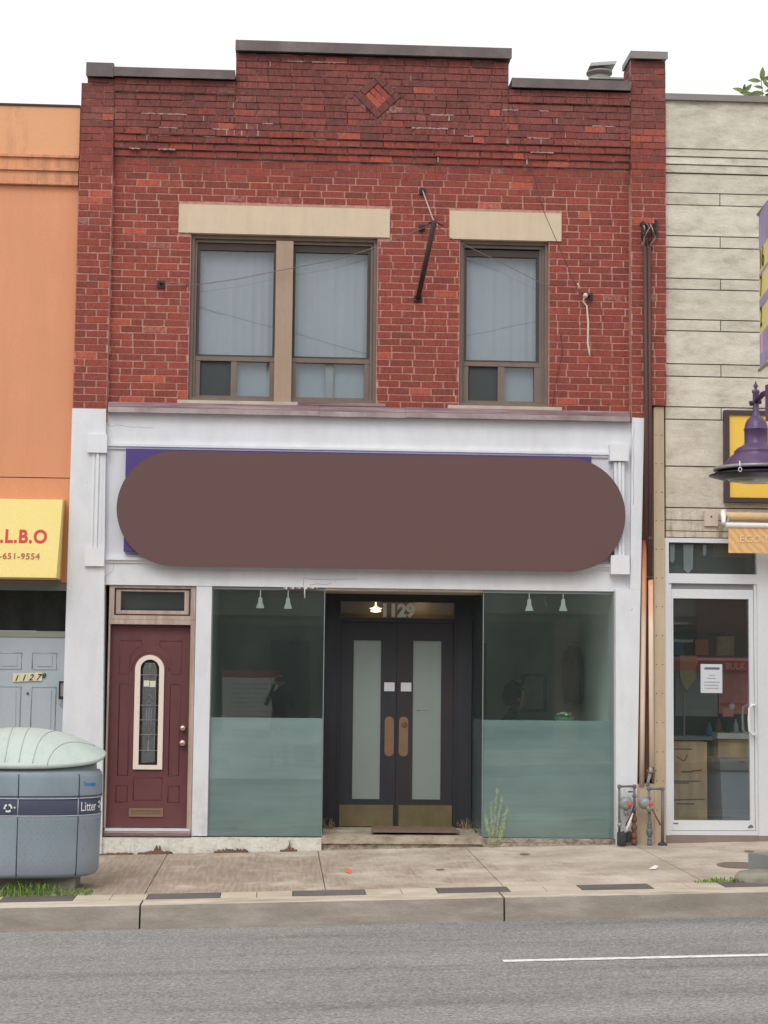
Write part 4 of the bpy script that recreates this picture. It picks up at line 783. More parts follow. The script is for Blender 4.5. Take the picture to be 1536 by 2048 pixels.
b = MB(); b.tube([(3.66, -.10, .80), (3.69, -.12, .775), (3.72, -.12, .775), (3.755, -.10, .80)], .009, 'rust', 6); b.tube([(3.705, -.1, .83), (3.702, -.1, .78), (3.68, -.09, .70), (3.67, -.08, .64)], [.022, .018, .016, .016], 'galv', 8); b.build('pipe_clip', t)
b = MB(); b.box(3.56, 3.752, .05, .28, .70, 4.47, 'rust'); b.box(3.556, 3.751, -.045, .28, .0, .66, 'pier_beige'); b.build('slot_wall', BB)
# gas meters
def joint(b, p, r=.02, m='pipe_grey'): b.lathe(p[0], p[1], [(r*.6, p[2]-r), (r, p[2]-r*.6), (r, p[2]+r*.6), (r*.6, p[2]+r)], m, 12)
t = thing('gas_meter', 'grey gas meter set with red cap on a pipe loop, left of the two', 'gas meter', (3.44, -.2, .06), 'gas meters at the foot of the pier')
b = MB(); y = -.2; b.tube([(3.367, y, .20), (3.367, y, .642)], .012, 'pipe_grey'); b.tube([(3.367, y, .642), (3.52, y, .646)], .012, 'pipe_grey'); b.tube([(3.518, y, .646), (3.518, y, .40)], .013, 'pipe_grey')
for p in ((3.367, y, .642), (3.52, y, .644), (3.518, y, .55), (3.518, y, .42)): joint(b, p)
joint(b, (3.37, y, .27), .022, 'galv'); joint(b, (3.37, y, .30), .018); b.tube([(3.45, y-.02, .592), (3.50, y, .592)], .007, 'pot_dark', 6); b.tube([(3.505, y-.02, .45), (3.48, y-.03, .37), (3.435, y-.03, .29), (3.425, y-.02, .26)], .006, 'iron_dark', 6); b.build('pipe_loop', t)
b = MB(); b.lathe((3.432, .478), 0, [(.03, y+.04), (.064, y+.03), (.068, y+.0), (.064, y-.03), (.04, y-.05), (.03, y-.055)], 'galv', 24, 'Y'); b.tube([(3.43, y, .42), (3.44, y, .36)], .02, 'galv'); b.build('regulator', t)
b = MB(); b.lathe((3.462, .475), 0, [(.02, y-.04), (.02, y-.075), (.012, y-.08)], 'meter_red', 14, 'Y'); b.build('red_cap', t)
b = MB(); b.tube([(3.525, y+.03, .42), (3.52, y+.03, .30), (3.52, y+.03, .08)], [.014, .02, .026], 'rust', 10)
for z in (.32, .24, .16, .10): joint(b, (3.52, y+.03, z), .03, 'rust')
b.build('riser', t)
b = MB(); b.tube([(3.418, y-.03, .19), (3.455, y-.03, .27), (3.492, y-.02, .385)], .013, 'insert_cream', 8); b.build('vent_tube', t)
for x_, z0, z1, yy, lab in ((3.386, .07, .20, -.23, 'dark round sleeve pot at the foot of the left gas meter'), (3.452, .10, .20, -.15, 'dark round sleeve pot half hidden behind the first one by the gas meter')):
    b = MB(); b.lathe(x_, yy, [(.042, z0), (.047, z0+.01), (.047, z1-.01), (.043, z1), (.036, z1), (.036, z1-.03)], 'pot_dark', 20); tag(b.build('pipe_sleeve'), lab, 'pipe sleeve')
t = thing('gas_meter', 'grey gas meter set with tall grey post, right of the two', 'gas meter', (3.72, -.2, .07), 'gas meters at the foot of the pier')
b = MB(); b.tube([(3.66, y, .622), (3.80, y, .625)], .012, 'pipe_grey'); b.tube([(3.663, y, .62), (3.665, y, .40)], .013, 'pipe_grey'); b.tube([(3.798, y, .62), (3.797, y, .10)], .016, 'pipe_grey', 12)
for p in ((3.663, y, .622), (3.798, y, .622), (3.664, y, .53)): joint(b, p)
b.tube([(3.69, y-.02, .43), (3.73, y-.02, .35), (3.775, y-.01, .27)], .008, 'rust', 6); b.build('pipe_loop', t)
b = MB(); b.lathe((3.62, .482), 0, [(.03, y+.04), (.056, y+.03), (.062, y+.0), (.05, y-.04), (.02, y-.06)], 'galv', 24, 'Y'); b.tube([(3.63, y-.03, .47), (3.665, y-.03, .40)], .022, 'galv'); b.build('regulator', t)
b = MB(); b.lathe((3.677, .477), 0, [(.02, y-.01), (.02, y-.05), (.012, y-.055)], 'meter_red', 14, 'Y'); b.build('red_cap', t)
b = MB(); b.tube([(3.665, y, .40), (3.667, y, .30), (3.668, y, .07)], [.016, .014, .018], 'pipe_grey', 10)
for z, r_ in ((.28, .022), (.25, .024), (.205, .034), (.18, .028), (.13, .022), (.09, .026)): joint(b, (3.668, y, z), r_)
b.build('riser', t); b = MB(); b.lathe(3.797, y, [(.046, .065), (.048, .08), (.03, .10), (.018, .105)], 'pot_dark', 20); b.build('foot', t)
# beige pier between the buildings
t = MB(); t.hexa([(3.752, -.05, .04), (3.864, -.05, .04), (3.864, .28, .04), (3.752, .28, .04), (3.752, -.05, 4.46), (3.858, -.05, 4.46), (3.858, .28, 4.46), (3.752, .28, 4.46)], 'pier_beige')
for k in range(14):
    z = .4+k*.29; 
    for x in (3.775, 3.835): t.lathe((x, z), 0, [(.006, -.05), (.006, -.053), (.002, -.0535)], 'rust', 8, 'Y')
t.build('beige_pier', BB, bevel=.005)
# roof vent
t = thing('roof_vent', 'pale metal roof vent with flat cap standing behind the right parapet', 'vent', (3.45, 1.5, 7.42))
b = MB(); b.lathe(3.47, 1.5, [(.105, 7.42), (.105, 8.36), (.125, 8.37), (.125, 8.41), (.10, 8.415), (.10, 8.44), (.145, 8.45), (.145, 8.475), (.08, 8.48), (.08, 8.50)], 'coping_grey', 24); b.build('flue', t)
b = MB(); b.hexa([(3.34, 1.37, 8.50), (3.63, 1.37, 8.53), (3.63, 1.63, 8.53), (3.34, 1.63, 8.50), (3.36, 1.39, 8.545), (3.65, 1.39, 8.575), (3.65, 1.61, 8.575), (3.36, 1.61, 8.545)], 'galv'); b.build('cap', t, bevel=.004)
b = MB(); b.box(3.34, 3.79, 1.3, 1.7, 7.42, 8.325, 'coping_grey'); b.box(3.32, 3.80, 1.27, 1.73, 8.325, 8.345, 'galv'); b.build('curb', t, bevel=.004)

# ------------------------------------------------------------------ orange building on the left
OB = thing('orange_building', 'orange stucco shop building left of the red brick building', 'building', (-5.5, 0, -.15))
b = MB(); xe = -2.112
b.box(-9, xe, .0, .3, 3.64, 6.60, 'orange_stucco'); b.wall(-9, xe, 2.595, 3.632, .006, .3, [], 'orange_stucco'); b.box(-9, xe, .02, 12, 3.632, 3.64, 'iron_dark')
b.box(-9, xe, .3, 12, 3.6, 7.2, 'orange_stucco'); b.box(-9, -8.7, .3, 12, -.4, 3.6, 'orange_stucco'); b.box(-2.45+.0, xe, .3, 12, -.4, 3.6, 'orange_stucco'); b.build('wall', OB)
b = MB(); b.box(-9, xe, -.03, .3, 6.912, 7.415, 'orange_cap'); b.box(-9, xe+.002, -.045, .35, 7.416, 7.436, 'iron_dark'); b.build('parapet', OB)
b = MB(); b.box(-9, xe-.002, -.055, .3, 6.885, 6.911, 'orange_band'); b.box(-9, xe-.002, -.028, .3, 6.775, 6.884, 'orange_band'); b.box(-9, xe-.002, -.06, .3, 6.748, 6.774, 'orange_band'); b.box(-9, xe-.002, -.034, .3, 6.635, 6.747, 'orange_band'); b.box(-9, xe-.002, -.055, .3, 6.605, 6.634, 'orange_band'); b.build('cornice', OB, bevel=.003)
b = MB(); b.box(-9, -2.115, .03, .3, 2.515, 2.594, 'beam_grey'); b.build('lintel_beam', OB)
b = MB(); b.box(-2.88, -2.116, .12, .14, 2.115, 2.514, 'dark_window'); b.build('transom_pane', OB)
b = MB(); b.box(-2.90, -2.116, .09, .3, 2.052, 2.112, 'frame_olive'); b.box(-2.90, -2.86, .1, .3, .0, 2.052, 'frame_olive'); b.box(-9, -2.90, .02, .3, -.4, 2.514, 'beam_grey'); b.box(-2.90, -2.1, .02, .3, -.4, -.02, 'step_stone'); b.build('door_surround', OB)
b = MB(); b.box(-2.858, -2.118, .10, .145, -.018, 2.050, 'door_grey')
for x0, x1, z0, z1 in ((-2.80, -2.56, 1.735, 1.895), (-2.455, -2.215, 1.735, 1.895), (-2.80, -2.56, .85, 1.56), (-2.455, -2.215, .85, 1.56), (-2.80, -2.56, .15, .72), (-2.455, -2.215, .15, .72)):
    b.tube([(x0, .10, z0), (x1, .10, z0), (x1, .10, z1), (x0, .10, z1), (x0, .10, z0)], .008, 'door_grey', 6); b.box(x0+.045, x1-.045, .092, .10, z0+.03, z1-.03, 'door_grey')
OD = b.build('apartment_door', OB, bevel=.002)
for k, ch in enumerate('1127'):
    xx = -2.634+k*.072; b = MB(); b.box(xx-.006, xx+.064, .086, .091, 1.608+k*.004, 1.692+k*.004, 'plate_cream'); p = b.build('number_plate', OD); text('digit', ch, xx+.004, .084, 1.617+k*.004, .085, 'ink_black', p, .001, .0012, .35)
text('digit', 'B', -2.355, .089, 1.652, .062, 'ink_black', OD, .001, .001, .3)
b = MB(); b.lathe((-2.49, 1.495), 0, [(.011, .09), (.011, .084), (.004, .083)], 'ink_black', 12, 'Y'); b.build('peephole', OD)
t = thing('letter_box', 'small black framed letter box at the edge of the grey apartment door', 'letter box', (-2.15, .0, 1.42)); b = MB(); b.frame(-2.178, -2.112, 1.44, 1.62, .012, .02, .05, 'ink_black', .012, .03); b.build('box_frame', t); b = MB(); b.box(-2.17, -2.118, .035, .05, 1.45, 1.61, 'galv'); b.build('box_panel', t); b = MB(); b.tube([(-2.166, .04, 1.40), (-2.155, .03, 1.37), (-2.13, .03, 1.355)], .003, 'wire_grey', 5); b.build('wire', t)
t = thing('awning_sign', 'yellow box awning with red lettering on the orange building', 'sign', (-4, -.1, 2.6)); b = MB(); x0, x1 = -5.6, -2.163
b.hexa([(x0, -.38, 2.62), (x1-.02, -.38, 2.62), (x1-.02, .02, 2.62), (x0, .02, 2.62), (x0, -.20, 3.40), (x1, -.20, 3.40), (x1, .02, 3.42), (x0, .02, 3.42)], 'awning_yellow'); AW = b.build('awning_skin', t, bevel=.006)
b = MB(); b.box(x0, x1-.02, -.385, .0, 2.60, 2.619, 'brass_dull'); b.build('awning_edge', t)
tilt = Matrix.Rotation(-math.atan2(.18, .78), 4, 'X') @ Euler((R(90), 0, 0)).to_matrix().to_4x4(); zt_ = lambda z: -.38+(z-2.62)/.78*.18-.003
text('lettering', 'L.L.B.O', -2.293, zt_(2.965), 2.965, .185, 'letter_red', AW, .001, .006, 0, .87, 'RIGHT', tilt, 1.12); text('lettering', '416-651-9554', -2.352, zt_(2.80), 2.80, .085, 'letter_rust', AW, .001, .0018, 0, 1.0, 'RIGHT', tilt, 1.12)

# ------------------------------------------------------------------ stone building on the right
SB = thing('stone_building', 'pale rough stone faced shop building right of the red brick building', 'building', (7, 0, .05))
b = MB(); xs0, xs1 = 3.884, 11.5; b.box(xs0+.003, xs1, .012, .3, 3.14, 7.66, 'stone_joint'); rr2 = random.Random(12)
rows = [(7.162, 7.66, 0, -.05), (7.082, 7.155, 0, -.038), (7.002, 7.072, 0, -.026), (6.916, 6.992, 0, -.014), (6.710, 6.903, 0, 0), (6.583, 6.698, 1, 0), (6.258, 6.572, 0, 0), (6.137, 6.246, 1, 0), (5.813, 6.125, 0, 0), (5.699, 5.801, 1, 0), (5.385, 5.687, 0, 0), (5.267, 5.373, 1, 0), (4.924, 5.255, 0, 0), (4.795, 4.912, 1, 0), (4.480, 4.783, 0, 0), (4.351, 4.468, 1, 0), (3.870, 4.339, 0, 0), (3.447, 3.857, 0, 0), (3.318, 3.434, 0, -.004), (3.206, 3.308, 0, -.008), (3.14, 3.198, 0, -.004)]
for z0, z1, j, yo in rows:
    x = xs0; edges = [xs0]+([4.46] if j else [])
    x = 4.46 if j else xs0
    while x < xs1: x += (1.15 if j else 2.6)+rr2.uniform(-.1, .1); edges.append(min(x, xs1))
    for a, c in zip(edges[:-1], edges[1:]):
        if c-a > .05: b.box(a+(.005 if a > xs0 else 0), c-.005, yo, .05, z0, z1, 'stone_block', (rr2.random(), 0, 0))
b.build('stone_facing', SB, bevel=.004)
b = MB(); b.box(xs0-.01, xs1, -.09, .4, 7.66, 7.725, 'coping_grey'); b.build('coping', SB, bevel=.004)
b = MB(); b.box(xs0+.005, xs1, .3, 12, 3.13, 7.3, 'room_wall'); b.box(xs0+.005, xs0+.03, .3, 12, -.3, 3.13, 'maroon'); b.box(xs1-.3, xs1, .0, 12, -.3, 3.13, 'stone_block'); b.box(xs0+.01, xs1, 11.8, 12, -.3, 3.13, 'room_wall'); b.box(xs0+.03, xs1, .05, 11.8, .02, .12, 'room_floor'); b.build('building_shell', SB)
b = MB(); b.box(3.868, 11.5, -.035, .25, .03, .085, 'footing_stone'); b.box(3.868, 11.5, -.02, .2, .085, .152, 'footing_stone'); b.build('door_sill', SB, bevel=.004)
b = MB(); b.box(3.868, 3.909, -.02, .12, .153, 3.13, 'alu_white'); b.box(3.909, 5.4, -.018, .12, 3.085, 3.13, 'alu_white'); b.box(3.909, 4.83, -.018, .12, 2.672, 2.77, 'alu_white'); b.box(4.812, 5.42, -.019, .12, .153, 3.084, 'alu_white'); b.box(3.909, 3.936, -.005, .12, .20, 2.671, 'alu_white'); b.box(4.782, 4.811, -.005, .12, .20, 2.671, 'alu_white'); b.box(3.909, 4.811, -.01, .12, .155, .198, 'alu_white'); b.box(3.93, 4.79, .03, .12, 2.62, 2.671, 'alu_shadow'); b.build('alu_frame', SB, bevel=.003)
b = MB(); b.box(3.910, 4.811, .02, .026, 2.772, 3.084, 'glass_clear'); b.build('transom_pane', SB)
b = MB(); 
for x, w_, h_ in ((3.93, .05, .2), (4.07, .10, .30), (4.27, .035, .12)): b.prism([(x, 3.07), (x+w_, 3.07), (x+w_*.95, 3.07-h_*.8), (x+w_*.5, 3.07-h_), (x, 3.07-h_*.85)], .028, .03, 'beam_grey')
b.box(3.92, 4.8, .05, .055, 2.78, 3.08, 'opp_dark'); b.build('window_decal', SB)
b = MB(); b.wall(3.940, 4.778, .203, 2.615, .005, .05, [(3.957, 4.732, .300, 2.520)], 'alu_white'); SD = b.build('glass_door', SB)
b = MB(); b.box(3.957, 4.732, .02, .026, .300, 2.520, 'glass_clear'); b.build('door_pane', SD)
b = MB(); b.box(4.237, 4.458, .015, .0185, 1.570, 1.860, 'sticker_white'); NP = b.build('notice', SD)
b = MB(); b.box(4.275, 4.43, .0135, .0148, 1.805, 1.828, 'pipe_grey')
for k, (a, c) in enumerate(((4.32, 4.38), (4.30, 4.39), (4.27, 4.43), (4.27, 4.42), (4.28, 4.42))): b.box(a, c, .0135, .0148, 1.745-.03*k-(.0 if k < 2 else .01), 1.751-.03*k-(.0 if k < 2 else .01), 'galv')
b.build('notice_lines', NP)
b = MB(); b.tube([(4.768, .005, 1.452), (4.768, -.06, 1.458), (4.73, -.085, 1.452), (4.705, -.09, 1.42), (4.70, -.09, 1.33), (4.705, -.09, 1.20), (4.73, -.085, 1.165), (4.768, -.06, 1.160), (4.768, .005, 1.165)], .014, 'bar_white', 10); b.build('pull_handle', SD)
b = MB(); b.tube([(4.74, .05, 1.452), (4.735, .10, 1.452), (4.70, .12, 1.43), (4.69, .12, 1.33), (4.695, .12, 1.20), (4.72, .12, 1.165), (4.74, .05, 1.160)], .013, 'galv', 10); b.build('inner_handle', SD)
b = MB(); b.box(3.952, 4.0, .002, .005, .262, .275, 'pipe_grey'); b.prism([(4.705, .225), (4.76, .232), (4.755, .25), (4.735, .262), (4.71, .245)], .0, .004, 'pipe_grey'); b.build('door_marks', SD)
b = MB(); b.box(5.42, 5.46, -.019, .12, .153, 3.084, 'alu_white'); b.box(5.46, 8.2, .0, .1, .153, .62, 'alu_white'); b.box(5.46, 8.2, .02, .03, .62, 3.08, 'glass_clear'); b.box(8.2, 11.3, -.01, .1, .153, 3.1, 'alu_white'); b.build('display_window', SB)
# things inside the right shop
b = MB(); b.box(3.93, 11.2, 2.6, 2.7, .12, 3.1, 'opp_dark'); b.box(4.42, 5.4, 2.5, 2.6, 2.25, 2.95, 'maroon'); b.box(4.5, 4.62, 2.45, 2.5, 1.98, 2.14, 'shop_blue'); b.box(4.75, 4.9, 2.45, 2.5, 1.98, 2.16, 'shop_orange'); b.box(5.0, 5.2, 2.45, 2.5, 1.98, 2.2, 'shop_olive'); b.box(3.93, 11.2, .2, 2.7, 3.0, 3.1, 'room_ceiling'); b.build('back_wall', SB)
t = thing('shop_banner', 'red shop banner with pale lettering seen through the glass door', 'banner', (4.75, 1.6, 1.8)); b = MB(); b.box(4.2, 5.5, 1.58, 1.60, 1.80, 1.95, 'red_band'); b.box(4.55, 5.5, 1.575, 1.579, 1.915, 1.935, 'shop_pink'); b.build('banner_cloth', t); text('lettering', 'BULK', 4.88, 1.574, 1.822, .095, 'shop_pink', t, .001, .003, 0, .95)
text('lettering', 'IDEAS', 4.56, 1.574, 1.822, .08, 'ink_black', t, .001, .003, 0, .9) if False else None
t = thing('poster', 'faded pink poster on the right behind the glass door', 'poster', (5.0, 1.7, 1.3)); b = MB(); b.box(4.83, 5.4, 1.68, 1.70, 1.33, 1.79, 'pink_poster'); b.build('sheet', t); b = MB(); b.box(4.84, 5.3, 1.672, 1.678, 1.42, 1.45, 'red_band'); b.box(4.87, 4.99, 1.672, 1.678, 1.30, 1.40, 'shop_pink'); b.lathe((4.97, 1.41), 0, [(.035, 1.67), (.035, 1.665), (.01, 1.66)], 'text_white', 14, 'Y'); b.build('print', t)
t = thing('garment_stand', 'thin metal stand with an orange and olive cloth behind the glass door', 'stand', (4.42, 1.4, .12)); b = MB(); b.tube([(4.38, 1.4, .12), (4.38, 1.4, 1.98)], .009, 'galv', 8); b.lathe(4.38, 1.4, [(.15, .12), (.15, .14), (.02, .15)], 'galv', 20); b.build('pole', t)
b = MB(); b.prism([(4.33, 1.96), (4.52, 1.96), (4.53, 1.90), (4.50, 1.80), (4.33, 1.80)], 1.38, 1.42, 'shop_orange'); b.prism([(4.33, 1.80), (4.50, 1.80), (4.51, 1.72), (4.46, 1.66), (4.40, 1.58), (4.35, 1.66), (4.33, 1.74)], 1.375, 1.425, 'shop_olive'); b.build('cloth', t, bevel=.004)
t = thing('counter', 'white topped counter with bottles behind the glass door', 'counter', (5.0, 1.5, .12)); b = MB(); b.box(4.72, 5.6, 1.3, 1.8, 1.07, 1.13, 'counter_white'); b.build('counter_top', t, bevel=.004); b = MB(); b.box(4.74, 5.6, 1.35, 1.75, .12, 1.069, 'cardboard'); b.build('cabinet', t); b = MB(); b.box(4.0, 4.70, 1.4, 1.8, 1.05, 1.09, 'beam_grey'); b.box(4.02, 4.66, 1.7, 1.75, .12, 1.05, 'maroon'); b.build('side_shelf', t)
for x, m1, lab in ((4.68, 'shop_blue', 'blue'), (4.78, 'maroon', 'dark red'), (4.88, 'cloth_navy', 'navy'), (4.97, 'crate_grey', 'grey')):
    b = MB(); zb = 1.09 if x < 4.71 else 1.131; b.lathe(x, 1.5, [(.028, zb), (.03, zb+.01), (.03, zb+.09), (.012, zb+.12), (.012, zb+.15)], m1, 16); tag(b.build('bottle'), '%s bottle on the counter seen low through the glass door' % lab, 'bottle', 'bottles on the counter of the right shop')
t = thing('cardboard_box', 'crumpled printed cardboard box standing behind the glass door at the left', 'box', (4.43, 1.4, .12)); b = MB(); b.box(4.10, 4.58, 1.2, 1.55, .125, 1.035, 'cardboard'); b.build('carton', t, bevel=.01); b = MB(); 
[b.tube([(x_, 1.197, z_), (x_+w_, 1.197, z_+d_)], .006, 'bark', 5) for x_, z_, w_, d_ in ((4.22, .96, .2, .0), (4.25, .88, .08, -.05), (4.33, .83, .04, .07), (4.30, .72, .12, .0), (4.42, .73, .1, .01), (4.2, .62, .3, .0), (4.22, .60, .16, .0), (4.2, .42, .35, .01), (4.24, .38, .2, 0))]; b.build('print', t)
t = thing('storage_tub', 'grey plastic storage tub with pale lid behind the glass door', 'tub', (4.95, 1.2, .12)); b = MB(); b.hexa([(4.70, 1.0, .13), (5.35, 1.0, .13), (5.35, 1.5, .13), (4.70, 1.5, .13), (4.67, .97, .74), (5.38, .97, .74), (5.38, 1.53, .74), (4.67, 1.53, .74)], 'crate_grey'); b.build('tub_body', t, bevel=.02); b = MB(); b.box(4.66, 5.40, .95, 1.55, .75, .87, 'beam_grey'); b.build('lid', t, bevel=.02); b = MB(); b.prism([(4.86, .83), (4.92, .83), (4.92, .85), (4.86, .85)], .944, .949, 'letter_red'); b.build('tag', t)
t = thing('grey_board', 'grey pin board with papers hanging behind the door notice', 'board', (4.6, 1.7, 1.3)); b = MB(); b.box(4.35, 4.82, 1.69, 1.71, 1.30, 1.80, 'beam_grey'); b.build('panel', t); b = MB(); b.box(4.5, 4.74, 1.682, 1.688, 1.31, 1.37, 'galv'); b.build('label_strip', t)
# yellow sign, awning, valance
t = thing('shop_sign', 'blank yellow sign panel in a dark frame on the pale stone wall', 'sign', (5.2, -.05, 3.5)); b = MB(); b.frame(4.474, 6.6, 3.497, 4.437, .048, -.09, -.008, 'sign_frame'); b.build('sign_frame', t, bevel=.012); b = MB(); b.box(4.522, 6.552, -.07, -.01, 3.545, 4.389, 'sign_yellow'); b.build('sign_face', t)
t = thing('awning', 'rolled beige awning with white front bar and tan valance above the glass door', 'awning', (5.5, -.15, 3.2)); b = MB(); b.box(4.272, 4.412, -.04, -.008, 3.255, 3.408, 'bracket_pink'); b.lathe((4.342, 3.35), 0, [(.008, -.04), (.008, -.048), (.003, -.05)], 'iron_dark', 10, 'Y'); b.build('mounting_plate', t, bevel=.003)
b = MB(); b.tube([(4.50, -.05, 3.40), (4.44, -.12, 3.395), (4.425, -.20, 3.35), (4.41, -.27, 3.30), (4.40, -.30, 3.255)], [.022, .026, .028, .022, .02], 'bar_white', 10); b.tube([(4.425, -.2, 3.35), (4.47, -.24, 3.31), (4.44, -.29, 3.26)], .018, 'galv', 8); b.build('folding_arm', t)
b = MB(); b.tube([(4.455, -.12, 3.345), (7.8, -.12, 3.345)], .046, 'roll_beige', 18); b.build('fabric_roll', t); b = MB(); b.tube([(4.425, -.30, 3.245), (7.8, -.30, 3.245)], .026, 'bar_white', 14); b.build('front_bar', t)
b = MB(); n = 60
for k in range(n):
    x0 = 4.452+k*(7.75-4.452)/n; x1 = 4.452+(k+1)*(7.75-4.452)/n; fy = lambda x: -.30+.006*math.sin(x*9)
    f = b.face([(x0, fy(x0), 2.966), (x1, fy(x1), 2.966), (x1, -.30, 3.225), (x0, -.30, 3.225)], 'valance_tan'); f = b.face([(x0, fy(x0)+.003, 2.966), (x1, fy(x1)+.003, 2.966), (x1, -.297, 3.225), (x0, -.297, 3.225)], 'valance_tan')
VL = b.build('valance', t); text('lettering', 'ECO D', 4.557, -.3085, 3.075, .098, 'letter_cream', VL, .001, .002, 0, 1.05, 'LEFT', None, 1.12)
# sapling growing on the roof
t = thing('sapling', 'leafy green sapling rising behind the coping of the pale stone building', 'sapling', (5.35, 1.5, 7.3)); b = MB()
stems = [[(5.35, 1.5, 7.3), (5.25, 1.5, 7.9), (5.10, 1.5, 8.30)], [(5.37, 1.5, 7.3), (5.36, 1.5, 7.9), (5.31, 1.5, 8.44)], [(5.40, 1.52, 7.3), (5.5, 1.5, 8.0), (5.62, 1.5, 8.5)], [(5.28, 1.5, 7.8), (5.12, 1.5, 8.05), (4.98, 1.5, 8.19)], [(5.38, 1.5, 7.9), (5.48, 1.45, 8.2), (5.45, 1.45, 8.38)]]
for s_ in stems: b.tube(s_, [.012, .008, .004], 'bark', 6)
b.build('stems', t); b = MB(); r3 = random.Random(6)
def leaf(b, p, d, L, W, m='leaf_green', n=(0, -1, .3)):
    p = Vector(p); d = Vector(d).normalized(); s_ = d.cross(Vector(n)).normalized(); nn = s_.cross(d); rows = []
    for k in range(6):
        u = k/5; wd = W*math.sin(math.pi*min(1, u*1.02+.02))**.8*(1-.25*u); c = p+d*L*u-nn*.12*L*u*u; rows.append((c-s_*wd*.5+nn*.1*wd, c, c+s_*wd*.5+nn*.1*wd))
    for a, c in zip(rows[:-1], rows[1:]):
        b.face([a[0], a[1], c[1], c[0]], m).smooth = True; b.face([a[1], a[2], c[2], c[1]], m).smooth = True
for p, d, L in (((5.12, 1.48, 8.29), (-1, 0, .35), .13), ((5.12, 1.48, 8.29), (.7, -.1, .9), .11), ((5.10, 1.48, 8.27), (1, 0, .15), .10), ((5.11, 1.5, 8.30), (.1, -.3, 1), .08), ((5.0, 1.48, 8.18), (-1, 0, .2), .11), ((5.0, 1.48, 8.19), (.9, 0, .25), .10),
    ((5.30, 1.48, 8.42), (-1, 0, .1), .13), ((5.31, 1.48, 8.43), (.1, -.1, 1), .14), ((5.31, 1.48, 8.43), (1, 0, .4), .13), ((5.32, 1.46, 8.42), (.6, -.3, -.7), .13), ((5.33, 1.48, 8.34), (-1, 0, .25), .10), ((5.34, 1.48, 8.28), (-1, -.1, -.05), .16), ((5.30, 1.48, 8.24), (-1, 0, .1), .15), ((5.34, 1.47, 8.26), (1, 0, -.1), .15), ((5.45, 1.45, 8.37), (-.5, 0, 1), .14), ((5.45, 1.45, 8.36), (1, 0, .2), .16), ((5.20, 1.48, 8.24), (-1, -.1, .35), .13), ((5.15, 1.47, 8.2), (.8, 0, .1), .12)): leaf(b, p, d, L*1.15, L*.52)
for k in range(60):
    s_ = stems[k % 5]; u = r3.uniform(.45, 1); A, B_ = Vector(s_[1]), Vector(s_[2]); p = A.lerp(B_, (u-.45)/.55*.9)
    if p.x < 5.36 and p.z > 8.15: continue
    leaf(b, p, (r3.uniform(-1, 1), r3.uniform(-.6, .4), r3.uniform(-.2, .8)), r3.uniform(.10, .17), r3.uniform(.05, .08))
b.build('leaves', t)

# ------------------------------------------------------------------ street lamp with banner
t = thing('street_lamp', 'purple bell shaped street lamp hanging from a post at the kerb', 'street lamp', (4.22, -3.1, .06)); lx, ly = 4.19, -2.35; kz = lambda z: 1.716+(z-1.716)*1.036
sc_ = lambda pr: [(r_*1.036, kz(z)) for r_, z in pr]
b = MB(); b.lathe(4.22, -3.1, [(.13, .2), (.13, .5), (.10, .55), (.085, .9), (.072, 1.0), (.068, 4.6), (.060, 6.4), (.075, 6.42), (.02, 6.5)], 'lamp_purple_dark', 20); b.build('post', t)
b = MB(); b.box(4.10, 4.34, -3.04, -2.99, 3.905, 4.215, 'lamp_purple'); 
for z in (3.94, 4.18): b.lathe((4.13, z), 0, [(.011, -3.04), (.011, -3.05), (.003, -3.052)], 'ring_grey', 10, 'Y'); b.lathe((4.31, z), 0, [(.011, -3.04), (.011, -3.05), (.003, -3.052)], 'ring_grey', 10, 'Y')
b.build('clamp_plate', t, bevel=.004)
b = MB(); b.tube([(4.22, -3.02, 4.10), (4.215, -2.8, 4.20), (4.20, -2.55, 4.21), (4.19, -2.35, kz(4.085))], [.03, .027, .025, .022], 'lamp_purple_dark', 10); b.tube([(4.135, -2.35, kz(4.07)), (4.235, -2.35, kz(4.09))], .022, 'lamp_purple_dark', 10); b.build('arm', t)
b = MB(); b.lathe(lx, ly, sc_([(.0, 4.275), (.010, 4.245), (.021, 4.222), (.012, 4.205), (.012, 4.195), (.032, 4.185), (.034, 4.168), (.026, 4.155), (.026, 3.99), (.034, 3.975), (.034, 3.962), (.055, 3.95), (.078, 3.925), (.093, 3.893), (.100, 3.855), (.105, 3.85), (.105, 3.842), (.100, 3.838), (.100, 3.725), (.105, 3.718), (.13, 3.70), (.165, 3.68), (.186, 3.66), (.190, 3.647), (.186, 3.642), (.23, 3.60), (.283, 3.542), (.29, 3.52), (.31, 3.50)]), 'lamp_purple', 48); b.build('shade', t)
b = MB(); b.lathe(lx, ly, sc_([(.355, 3.518), (.365, 3.512), (.365, 3.492), (.355, 3.487), (.31, 3.487), (.31, 3.516), (.355, 3.518)]), 'ring_grey', 48); b.build('rim_ring', t)
b = MB(); b.lathe(lx, ly, sc_([(.31, 3.486), (.33, 3.474), (.40, 3.452), (.402, 3.446), (.36, 3.435), (.28, 3.412), (.26, 3.41), (.26, 3.43)]), 'lens_dark', 48); b.build('reflector', t)
b = MB(); b.lathe(lx, ly, sc_([(.262, 3.425), (.24, 3.408), (.15, 3.39), (.02, 3.383)]), 'lens_glass', 40); b.build('lens', t)
b = MB(); zz = kz(3.46); b.tube([(lx-.235+.014*math.sin(a), ly-.345, zz+.018*math.cos(a)) for a in [2*math.pi*k/12 for k in range(13)]], .004, 'bar_white', 6); b.tube([(lx-.235, ly-.345, zz+.02), (lx-.235, ly-.33, zz+.075)], .005, 'bar_white', 6); b.build('latch', t)
